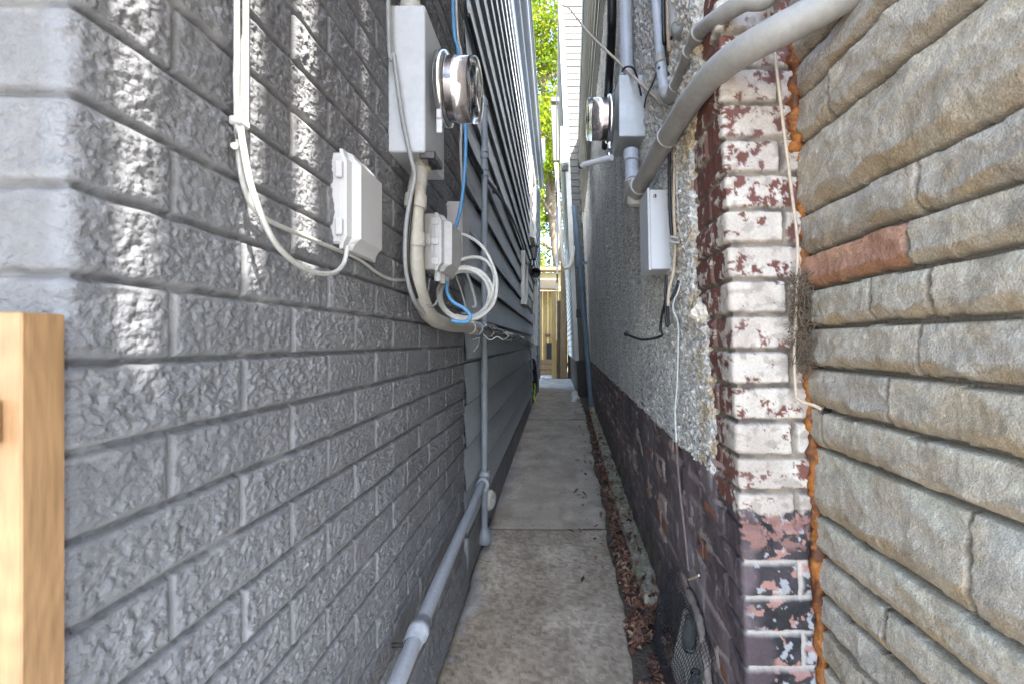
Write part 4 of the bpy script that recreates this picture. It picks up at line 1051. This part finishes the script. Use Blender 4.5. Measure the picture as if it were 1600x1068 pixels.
# thick black cable, brown wire, pale stub
cable('cable', [up(RP(954, -15, .06), 3.9), RP(956, -15, .04), RP(955, 60, .04), RP(952, 120, .04), RP(949, 165, .05), RP(945, 230, .03)], .024, M['black'], 'thick black cable hanging down behind the right meter')
cable('cable', [Vector((.08, 3.9, 4.5)), P(872, -10, 3.4), P(890, 14, 3.0), P(920, 52, 2.5), P(965, 96, 2.0), P(1005, 135, 1.72), P(1030, 160, 1.58), P(1040, 180, 1.5)], .0055, M['beige_cable'], 'tan wire swooping from the eaves down to the right conduits')
b = MB(); b.tube([P(956, 246, 1.84), P(908, 259, 1.95)], .0115, 12); t_ = setp(b.build('pipe_stub', M['box_white']), 'short white pipe sticking out below the right meter', 'pipe')
b = MB(); b.tube([P(911, 258, 1.945), P(906, 260, 1.955)], .0125, 12); b.build('end_cap', M['black'], t_)
# blue-grey downspout
b = MB(); dd = 7.3
sp = spline([P(897, 322, dd), P(904, 400, dd), P(911, 480, dd), P(919, 570, dd), P(925, 640, dd)], 6); b.tube(sp, .043, 12)
ds = setp(b.build('downspout', M['blue_pipe']), 'blue-grey slanting downspout at the far end of the roughcast', 'pipe')
b = MB(); b.tube([P(904, 404, dd), P(905, 418, dd)], .056, 12); b.box(P(911, 411, dd), (.14, .05, .04)); b.build('bracket', M['blue_pipe'], ds)
b = MB(); b.tube(spline([P(925, 636, dd), P(926, 648, dd - .05), P(934, 650, dd - .1)], 5), .046, 12); b.build('shoe', M['pvc_pale'], ds)
# cream downspout and vents on the far right siding
df = 8.85
b = MB(); sp = spline([P(869, 255, df), P(872, 300, df), P(876, 360, df), P(880, 410, df), P(885, 419, df), P(893, 410, df), P(896, 385, df)], 6); b.tube(sp, .036, 10)
t_ = setp(b.build('downspout', M['cream']), 'cream downspout curling into an elbow on the far right siding', 'pipe')
b = MB(); b.box(P(867.5, 210, df), (.12, .10, 1.02), Matrix.Rotation(-LEAN, 3, 'Y'), bev=.012); b.box(P(867, 158, df), (.16, .13, .10), bev=.02); b.build('rain_hopper', M['bay'], t_)
b = MB(); b.box(P(882, 228, 8.8), (.14, .12, .66), bev=.008); vb = setp(b.build('vent_box', M['white_trim']), 'white boxy vent hood on the upper right siding', 'vent')
b = MB(); b.box(P(883, 263, 8.78), (.12, .10, .10), bev=.004); b.build('vent_mouth', M['black'], vb)
b = MB(); b.box(P(905, 490, 7.9), (.10, .12, .14), bev=.01); setp(b.build('outlet_box', M['black']), 'small black outlet box on the white corner board', 'outlet')

# things on the brick corner
cable('string', [up(P(1190, -20, .955), 2.6), P(1200, -20, .955), P(1209, 70, .965), P(1222, 180, .965), P(1237, 300, .97), P(1246, 380, .97), P(1244, 470, .97), P(1241, 560, .97), P(1244, 622, .97)], .0032, M['twine'], 'beige string hanging down the face of the brick corner', 'string', 6)
cable('wire', [P(1243, 620, .97), P(1254, 627, .96), P(1270, 632, .95), P(1283, 638, .945)], .0035, M['twine'], 'stiff pale wire end poking out over the orange foam', 'wire', 6)
b = MB(); b.box(P(1290, 640, .95), (.016, .010, .022), Matrix.Rotation(.6, 3, 'Y')); setp(b.build('metal_tab', M['steel']), 'small grey metal tab where the stone meets the foam', 'tab')
b = MB(); rnd = random.Random(2)
for i in range(420):
    t = rnd.random(); c = P(1252 + rnd.gauss(0, 9) + 6 * t, 430 + 150 * t, .975 + rnd.uniform(-.02, .01))
    d = Vector((rnd.gauss(0, 1), rnd.gauss(0, .6), rnd.gauss(0, 1.2))).normalized() * rnd.uniform(.008, .026)
    k = Vector((rnd.gauss(0, 1), rnd.gauss(0, 1), rnd.gauss(0, 1))) * .004
    b.tube([c - d, c + k, c + d], .0007, 4, False)
setp(b.build('dry_nest', M['nest']), 'dry straggly clump of nest grass stuck in the corner of the brick', 'nest')
b = MB(); vs = []; fs = []
o = P(1094, 487, 1.20); n1, n2 = 10, 16
for i in range(n1 + 1):
    th = PI * i / n1
    for j in range(n2):
        ph = 2 * PI * j / n2
        dx = math.sin(th) * math.cos(ph); dy = math.sin(th) * math.sin(ph); dz = math.cos(th)
        r = .024 * (1 + .8 * perlin(np.array([dx * 1.9 + 3]), np.array([dz * 1.9 + dy]), 6)[0])
        vs.append(o + Vector((dx * r * .95, dy * r * 1.3, dz * r * 1.15)))
for i in range(n1):
    for j in range(n2): fs.append((i*n2+j, (i+1)*n2+j, (i+1)*n2+(j+1) % n2, i*n2+(j+1) % n2))
b.add(vs, fs); setp(b.build('plaster_lump', M['plaster']), 'ragged cream plaster lump at the broken edge of the roughcast', 'plaster lump')

# ================================================================== FOOT OF THE RIGHT WALL
def kerb(y0, y1, sd, label):
    y = np.arange(y0, y1, .008); u = np.linspace(0, 1, 27)
    Y, U = np.meshgrid(y, u, indexing='ij')
    x0 = .283 + .030 * Y + .006 * fbm(Y * 4, Y * 0, sd, 3); w = .088 + .008 * fbm(Y * 3, Y * 0 + 5, sd + 1, 3)
    e = np.clip(np.minimum(U, 1 - U) / .07, 0, 1); e2 = np.clip(np.minimum(Y - y0, y1 - Y) / .015, 0, 1)
    Z = -.02 + .062 * np.sqrt(e) * np.sqrt(e2) + .007 * fbm(Y * 16, U * 2.5, sd + 2, 5) * e
    V = np.stack([x0 + U * w, Y, Z], -1)
    return setp(grid_mesh('edging_stone', V, M['kerb'], flip=True), label, 'edging stone')
kerb(1.86, 2.9, 3, 'nearest mossy concrete edging strip beside the purple wall')
kerb(2.91, 4.9, 5, 'middle mossy concrete edging strip with leaves on both sides')
kerb(4.91, 7.4, 8, 'farthest narrow edging strip, by the blue-grey downspout')

def litter():
    n = 12000; rg = np.random.default_rng(4)
    y = 1.10 + (rg.random(n) ** 2.1) * 6.2
    x0 = .200 + .036 * np.minimum(y, 6.6); 
    which = rg.random(n)
    gap = .283 + .03 * y - x0
    x = np.where(which < .86, x0 + .01 + np.abs(gap) * rg.random(n), np.where(which < .95, .285 + .03 * y + .075 * rg.random(n), x0 - .22 * rg.random(n) ** 4))
    x = np.where(y < 1.85, x0 - .01 + .16 * rg.random(n), x)
    clump = fbm(y * 6, x * 6, 3, 3)
    keep = clump + .25 * fbm(y * 2, y * 0, 13, 2) > -.30 + .2 * (y > 4); x, y = x[keep], y[keep]; w = which[keep]; n = len(x)
    z = .004 + .014 * rg.random(n) + .040 * ((w >= .86) & (w < .95) & (y > 1.85))
    s = .004 + .018 * rg.random(n) ** 2
    V = np.zeros((n, 4, 3)); col = np.zeros((n, 4, 3))
    th = rg.random(n) * 2 * PI; tl = rg.normal(0, .5, (n, 2))
    for k, (a, b_) in enumerate(((-1, 0), (0, -.5), (1, 0), (0, .5))):
        dx = (np.cos(th) * a - np.sin(th) * b_) * s; dy = (np.sin(th) * a + np.cos(th) * b_) * s
        V[:, k] = np.stack([x + dx, y + dy, np.maximum(.003, z + a * s * tl[:, 0] + b_ * s * tl[:, 1]) + (.003 if k % 2 else 0)], -1)
    pal = np.array([(.155, .066, .04), (.21, .105, .06), (.085, .045, .03), (.28, .18, .11), (.05, .03, .022)])
    col[:] = pal[rg.integers(0, 5, n)][:, None, :]
    me = bpy.data.meshes.new('leaf_litter'); me.from_pydata(V.reshape(-1, 3).tolist(), [], [(4*i, 4*i+1, 4*i+2, 4*i+3) for i in range(n)])
    a = me.color_attributes.new('Col', 'FLOAT_COLOR', 'POINT'); c = np.ones((n*4, 4), np.float32); c[:, :3] = col.reshape(-1, 3); a.data.foreach_set('color', c.reshape(-1))
    setp(link('leaf_litter', me, M['leaf_litter']), 'brown dead leaves collected between the path and the edging strip', 'dead leaves', kind='stuff')
litter()

# wire mesh guard with jars
mg = empty('mesh_guard', (.36, 1.55, 0), 'black wire mesh guard standing against the foot of the purple wall', 'mesh guard')
def mesh_panel(f, nu, nv, name):
    b = MB()
    for i in range(nu + 1): b.tube([f(i / nu, j / 8) for j in range(9)], .0009, 4, False)
    for j in range(nv + 1): b.tube([f(i / 12, j / nv) for i in range(13)], .0009, 4, False)
    return b.build(name, M['wire'], mg)
def fr(u, v):
    y = 1.18 + .46 * u; return Vector((.312 + .02 * u + .012 * math.sin(u * 7) * v + .010 * v, y, .004 + .155 * v + .01 * math.sin(u * 9)))
def tp(u, v):
    a = fr(u, 1); y = a.y; return a.lerp(Vector((rx(y, .26, .004), y, .25 + .012 * math.sin(u * 8))), v) + Vector((0, 0, .012 * math.sin(v * PI)))
def en(u, v):
    a = fr(1, v); return a.lerp(Vector((rx(1.66, .1, .02), 1.67, a.z + .08 * v)), u)
mesh_panel(fr, 34, 12, 'front_mesh'); mesh_panel(tp, 34, 10, 'top_mesh'); mesh_panel(en, 7, 12, 'end_mesh')
b = MB(); b.box((.385, 1.38, .10), (.012, .24, .20), Matrix.Rotation(.22, 3, 'Y')); setp(b.build('board', M['plaster']), 'pale board leaning inside the wire mesh guard', 'board')
for p, rr, lb in (((1077, 965), .019, 'clear glass jar inside the far end of the wire mesh guard'), ((1087, 1050), .020, 'clear glass jar inside the near end of the wire mesh guard')):
    o = RP(*p, .045); b = MB(); b.lathe((o.x, o.y, o.z - .085), (0, 0, 1), [(0, 0), (0, rr * .8), (.01, rr), (.055, rr), (.075, rr * .6), (.08, rr * .62), (.09, rr * .6), (.09, rr * .5), (.078, rr * .5), (.055, rr * .9), (.012, rr * .9), (.006, 0)], 20)
    setp(b.build('glass_jar', M['jar']), lb, 'jar')
# twigs and peeled flakes
b = MB(); b.tube([RP(1076, 905, .02), RP(1092, 898, .03)], .003, 6); setp(b.build('twig', M['twine']), 'pale twig caught on the purple wall above the mesh guard', 'twig')
rnd = random.Random(12)
for (px, py, a) in ((1058, 880, 20), (1063, 905, -20), (1128, 960, 10), (1110, 905, -30), (1002, 760, 10), (1010, 780, 30), (1098, 812, 0), (1140, 868, 20)):
    p = RP(px, py, .012); s = p.y * .012; b = MB(); vs = []
    for i in range(5):
        for j in (-1, 1):
            t = i / 4 - .5
            vs.append(p + Vector((-.010 * (t * 2) ** 2 - .004 * j * t, j * s * .35 * (1 - abs(t) * 1.3) + .004 * t, t * s * 2.6)))
    b.add(vs, [(2*i, 2*i+1, 2*i+3, 2*i+2) for i in range(4)], True)
    setp(b.build('paint_flake', M['purple_dull']), 'curled flake of paint lifting off the purple wall', 'paint flake', 'paint flakes lifting off the purple wall')
b = MB()
for i in range(7):
    p = P(897 + i % 3 * 2, 600 + i * 3, 9.5 - i * .2); p.z = .02 + .03 * (i % 2); b.box(p, (.10, .09, .07), Matrix.Rotation(i, 3, 'Z') @ Matrix.Rotation(i * .7, 3, 'X'), bev=.02)
setp(b.build('paper_scrap', M['white_trim']), 'crumpled white scraps lying at the far right edge of the path', 'litter')

# ================================================================== END OF THE ALLEY
ye = 13.6
sd = empty('shed', (-.9, 15.2, 0), 'sunlit yellow timber shed with a dark opening at the end of the alley', 'shed')
def U(px, d): return (px - CX) / F * d
def Zp(py, d): return ZC - (py - CY) / F * d
ds_ = 15.0
b = MB()
for i in range(16):
    x = -2.3 + i * .165
    b.box((x, ds_, Zp(455, ds_) / 2), (.16, .04, Zp(455, ds_)), bev=.004)
b.build('wall_boards', M['shed'], sd)
b = MB(); b.box((U(858.5, ds_), ds_ - .03, (Zp(535, ds_) + Zp(562, ds_)) / 2), (.19, .03, Zp(535, ds_) - Zp(562, ds_))); b.build('opening', M['black'], sd)
b = MB(); b.box((U(856, ds_), ds_ - .05, Zp(524, ds_)), (.15, .03, .10)); b.build('vent_panel', M['wood_old'], sd)
b = MB()
for k in range(3): b.box((U(855, ds_), ds_ - .08 - .02 * k, .42 - .17 * k), (.62, .05, .15), bev=.005)
b.build('step_boards', M['wood_tan'], sd)
# pergola-like roof and bracket above it
b = MB(); b.add([(-2.6, ds_ - .3, Zp(452, ds_)), (.1, ds_ - .3, Zp(456, ds_)), (.1, ds_ + 2, Zp(425, ds_)), (-2.6, ds_ + 2, Zp(425, ds_)), (-2.6, ds_ - .3, Zp(449, ds_)), (.1, ds_ - .3, Zp(453, ds_)), (.1, ds_ + 2, Zp(422, ds_)), (-2.6, ds_ + 2, Zp(422, ds_))],
   [(3,2,1,0),(4,5,6,7),(0,1,5,4),(1,2,6,5),(2,3,7,6),(3,0,4,7)]); b.build('roof', M['wood_tan'], sd)
gh = empty('garage', (-1, 19, 0), 'pale garage wall seen above the yellow shed', 'garage')
b = MB(); b.box((-1.2, 19.5, Zp(424, 19) / 2), (3.4, .2, Zp(424, 19)), bev=.01); b.build('wall', M['garage'], gh)
b = MB(); b.box((-1.2, 19.3, Zp(420, 19)), (3.7, .7, .12), bev=.02); b.build('roof_edge', M['wood_tan'], gh)
b = MB(); b.box((U(855, 19), 19.38, Zp(440, 19)), (.26, .05, .2)); b.build('window', M['window'], gh)
# fence and posts at the right
fn = empty('board_fence', (.5, ye, 0), 'brown upright board fence closing the right half of the alley end', 'fence')
b = MB()
x = U(864, ye)
tops = [470, 470, 452, 440, 432, 430, 430, 430, 430, 430, 430]
for i, tpy in enumerate(tops):
    b.box((x + .07, ye + .01 * (i % 2), Zp(tpy, ye) / 2), (.132, .03, Zp(tpy, ye)), bev=.004); x += .137
b.build('boards', M['wood_old'], fn)
b = MB()
for z in (.4, 1.5): b.box((U(864, ye) + .74, ye + .05, z), (1.5, .04, .09))
b.build('rail', M['wood_tan'], fn)
b = MB(); b.box((U(880.5, ye), ye - .08, Zp(412, ye) / 2), (.17, .09, Zp(412, ye)), bev=.005); b.build('post', M['wood_tan'], fn)
b = MB(); b.box((U(866, ye), ye - .04, Zp(455, ye) / 2), (.14, .06, Zp(455, ye)), bev=.005)
setp(b.build('gate_post', M['shed']), 'thick yellow post between the shed and the brown fence', 'post')
lf = empty('board_fence', (-1.9, ye, 0), 'board fence behind the far corner of the left house', 'fence')
b = MB()
for i in range(18): b.box((-3.2 + i * .137, ye + .2, .9), (.132, .03, 1.8), bev=.004)
b.build('boards', M['wood_tan'], lf)
b = MB(); p = P(851, 590, 13.2); 
b.box((p.x, p.y, .06), (.22, .14, .07), Matrix.Rotation(.5, 3, 'Z'), bev=.03); b.box((p.x + .08, p.y - .08, .05), (.18, .1, .05), Matrix.Rotation(-.3, 3, 'Z'), bev=.02)
setp(b.build('white_bag', M['box_white']), 'small white plastic bag lying at the end of the path', 'bag')

# ================================================================== TREE
tr = empty('tree', (-.1, 20.5, 0), 'tall bright green leafy tree standing behind the end of the alley', 'tree')
b = MB(); rnd = random.Random(21)
trunk = spline([(.55, 20.5, -.1), (.40, 20.5, 2.2), (.12, 20.5, 4.6), (-.20, 20.4, 7.2), (-.45, 20.4, 10), (-.5, 20.5, 13.5), (-.4, 20.5, 17)], 8)
b.tube(trunk, [.36 - .31 * i / (len(trunk) - 1) for i in range(len(trunk))], 14)
tips = []
for i in range(30):
    k = int(len(trunk) * (.27 + .7 * i / 30)); k = min(k, len(trunk) - 2); p = trunk[k]
    a = i * 2.4; L_ = rnd.uniform(2.2, 4.2) * (1 - .45 * i / 30)
    e = p + Vector((math.cos(a) * L_, math.sin(a) * L_ * .8, L_ * rnd.uniform(-.1, .6)))
    m_ = p.lerp(e, .5) + Vector((0, 0, .3))
    pts = spline([p, m_, e], 5); b.tube(pts, [.10 - .085 * j / (len(pts) - 1) for j in range(len(pts))], 6)
    tips += pts[3:]
    for q in range(3):
        e2 = m_.lerp(e, rnd.random()) + Vector((rnd.gauss(0, .8), rnd.gauss(0, .8), rnd.gauss(0, .5))); b.tube([m_, e2], [.04, .01], 5); tips.append(e2); tips.append(m_.lerp(e2, .6))
b.build('trunk', M['bark'], tr)
def crown():
    rg = np.random.default_rng(9)
    T = np.array([tuple(t) for t in tips])
    nc = 1900
    c = T[rg.integers(0, len(T), nc)] + rg.normal(0, 1, (nc, 3)) * (.75, .75, .55)
    per = 26; n = nc * per
    cc = np.repeat(c, per, 0) + rg.normal(0, 1, (n, 3)) * (.24, .24, .18)
    s = .085 * (.6 + .8 * rg.random(n))
    d1 = rg.normal(0, 1, (n, 3)); d1[:, 2] -= .5; d1 /= np.linalg.norm(d1, axis=1)[:, None]
    d2 = np.cross(d1, rg.normal(0, 1, (n, 3))); d2 /= np.linalg.norm(d2, axis=1)[:, None]
    V = np.zeros((n, 4, 3))
    V[:, 0] = cc - d1 * s[:, None]; V[:, 2] = cc + d1 * s[:, None]
    V[:, 1] = cc + d2 * s[:, None] * .45; V[:, 3] = cc - d2 * s[:, None] * .45
    kp = ~((cc[:, 2] < 7.6) & (cc[:, 1] < 20.6) & (np.abs(cc[:, 0] - .12) < .55))
    cc = cc[kp]; s = s[kp]; d1 = d1[kp]; d2 = d2[kp]; V = V[kp]; n_all = n; n = len(cc)
    tone = np.repeat(rg.random(nc), per)[kp][:, None]
    col = (1 - tone) * C(.045, .074, .006) + tone * C(.095, .108, .008)
    col = col * (.8 + .4 * rg.random((n, 1)))
    col = np.repeat(col[:, None, :], 4, 1)
    me = bpy.data.meshes.new('crown')
    me.vertices.add(n*4); me.vertices.foreach_set('co', V.reshape(-1).astype(np.float32))
    me.loops.add(n*4); me.loops.foreach_set('vertex_index', np.arange(n*4, dtype=np.int32))
    me.polygons.add(n); me.polygons.foreach_set('loop_start', np.arange(0, n*4, 4, dtype=np.int32))
    me.update(calc_edges=True); me.validate()
    a = me.color_attributes.new('Col', 'FLOAT_COLOR', 'POINT'); q = np.ones((n*4, 4), np.float32); q[:, :3] = col.reshape(-1, 3); a.data.foreach_set('color', q.reshape(-1))
    link('crown', me, M['leaf'], tr)
crown()

# ================================================================== ADDED UNSEEN SLAT PANEL (throws the striped light)
SUN = Vector((-.331, .551, -.766)).normalized()
sl = empty('stripe_blocker', (.56, -1.2, 0), 'added unseen slat panel on the street side, cutting the sun into stripes on the left wall', 'screen')
def slat_layout():
    xp_ = .57; dy = (xp_ - WL - .006) / -SUN.x * SUN.y
    gaps = [(.412, .462, 3.22), (.500, .524, 3.7), (.578, .634, 3.32), (.700, .775, 3.36), (.950, .990, 3.50), (1.316, 1.346, 3.6), (1.357, 1.385, 3.05)]
    edges = [-2.3]
    for a, c, z in gaps: edges += [a - dy, c - dy]
    edges.append(-.01); T = 5.3; z0 = 1.5
    for i in range(0, len(edges), 2):
        b = MB(); b.box((xp_, (edges[i] + edges[i+1]) / 2, (T + z0) / 2), (.02, edges[i+1] - edges[i], T - z0)); b.build('slat', M['wood_tan'], sl)
    for i, (a, c, z) in enumerate(gaps):
        b = MB(); b.box((xp_ + .004, (a + c) / 2 - dy, (z + z0) / 2), (.012, c - a, z - z0)); b.build('infill_board', M['wood_tan'], sl)
        if i == 6:
            b = MB(); b.box((xp_ + .004, (a + c) / 2 - dy, (z + .14 + T) / 2), (.012, c - a, T - z - .14)); b.build('infill_board', M['wood_tan'], sl)
    b = MB(); b.box((xp_ + .04, -1.25, T - .05), (.04, 2.1, .09)); b.build('rail', M['wood_tan'], sl)
    b = MB(); b.box((xp_ + .06, -2.25, T / 2), (.09, .09, T - .1)); b.build('post', M['wood_tan'], sl)
slat_layout()
b = MB(); b.box((-2.0, -1.1, 2.32), (3.1, 3.0, .12)); b.build('overhead_blocker', M['dark_roof'], lh)  # unseen roof slab added to dim sky light on the front brick

# ================================================================== LIGHT, SKY, CAMERA
w = bpy.data.worlds.new('World'); SC.world = w; w.use_nodes = True
nt = w.node_tree; bgn = nt.nodes['Background']; sky = nt.nodes.new('ShaderNodeTexSky'); sky.sky_type = 'NISHITA'; sky.sun_disc = False
sp_ = -SUN
sky.sun_elevation = math.asin(sp_.z); sky.sun_rotation = math.atan2(sp_.x, sp_.y); sky.air_density = 1.0; sky.dust_density = 1.3; sky.ozone_density = 1.0
nt.links.new(sky.outputs[0], bgn.inputs[0]); bgn.inputs[1].default_value = .15
ld = bpy.data.lights.new('Sun', 'SUN'); ld.energy = 4.0; ld.angle = math.radians(.5); ld.color = (1, .95, .87)
lo = bpy.data.objects.new('Sun', ld); COL.objects.link(lo); lo.rotation_euler = SUN.to_track_quat('-Z', 'Y').to_euler(); lo.location = (2, -4, 8)

cam = bpy.data.cameras.new('Camera'); co = bpy.data.objects.new('Camera', cam); COL.objects.link(co)
co.location = (0, 0, ZC); co.rotation_euler = (PI / 2, 0, 0)
cam.sensor_width = 36; cam.lens = F / 1600 * 36; cam.shift_x = -(CX - 800) / 1600; cam.shift_y = 0
cam.clip_start = .02; cam.clip_end = 400
cam.dof.use_dof = True; cam.dof.focus_distance = 1.5; cam.dof.aperture_fstop = 8
SC.camera = co
SC.view_settings.view_transform = 'Standard'; SC.view_settings.look = 'None'; SC.view_settings.exposure = 3.5; SC.view_settings.gamma = 1
SC.cycles.use_denoising = True; SC.cycles.denoiser = 'OPENIMAGEDENOISE'; SC.cycles.denoising_input_passes = 'RGB_ALBEDO_NORMAL'; SC.cycles.denoising_prefilter = 'NONE'; SC.cycles.caustics_reflective = False; SC.cycles.caustics_refractive = False
SC.cycles.max_bounces = 8; SC.cycles.diffuse_bounces = 6; SC.cycles.sample_clamp_indirect = 6
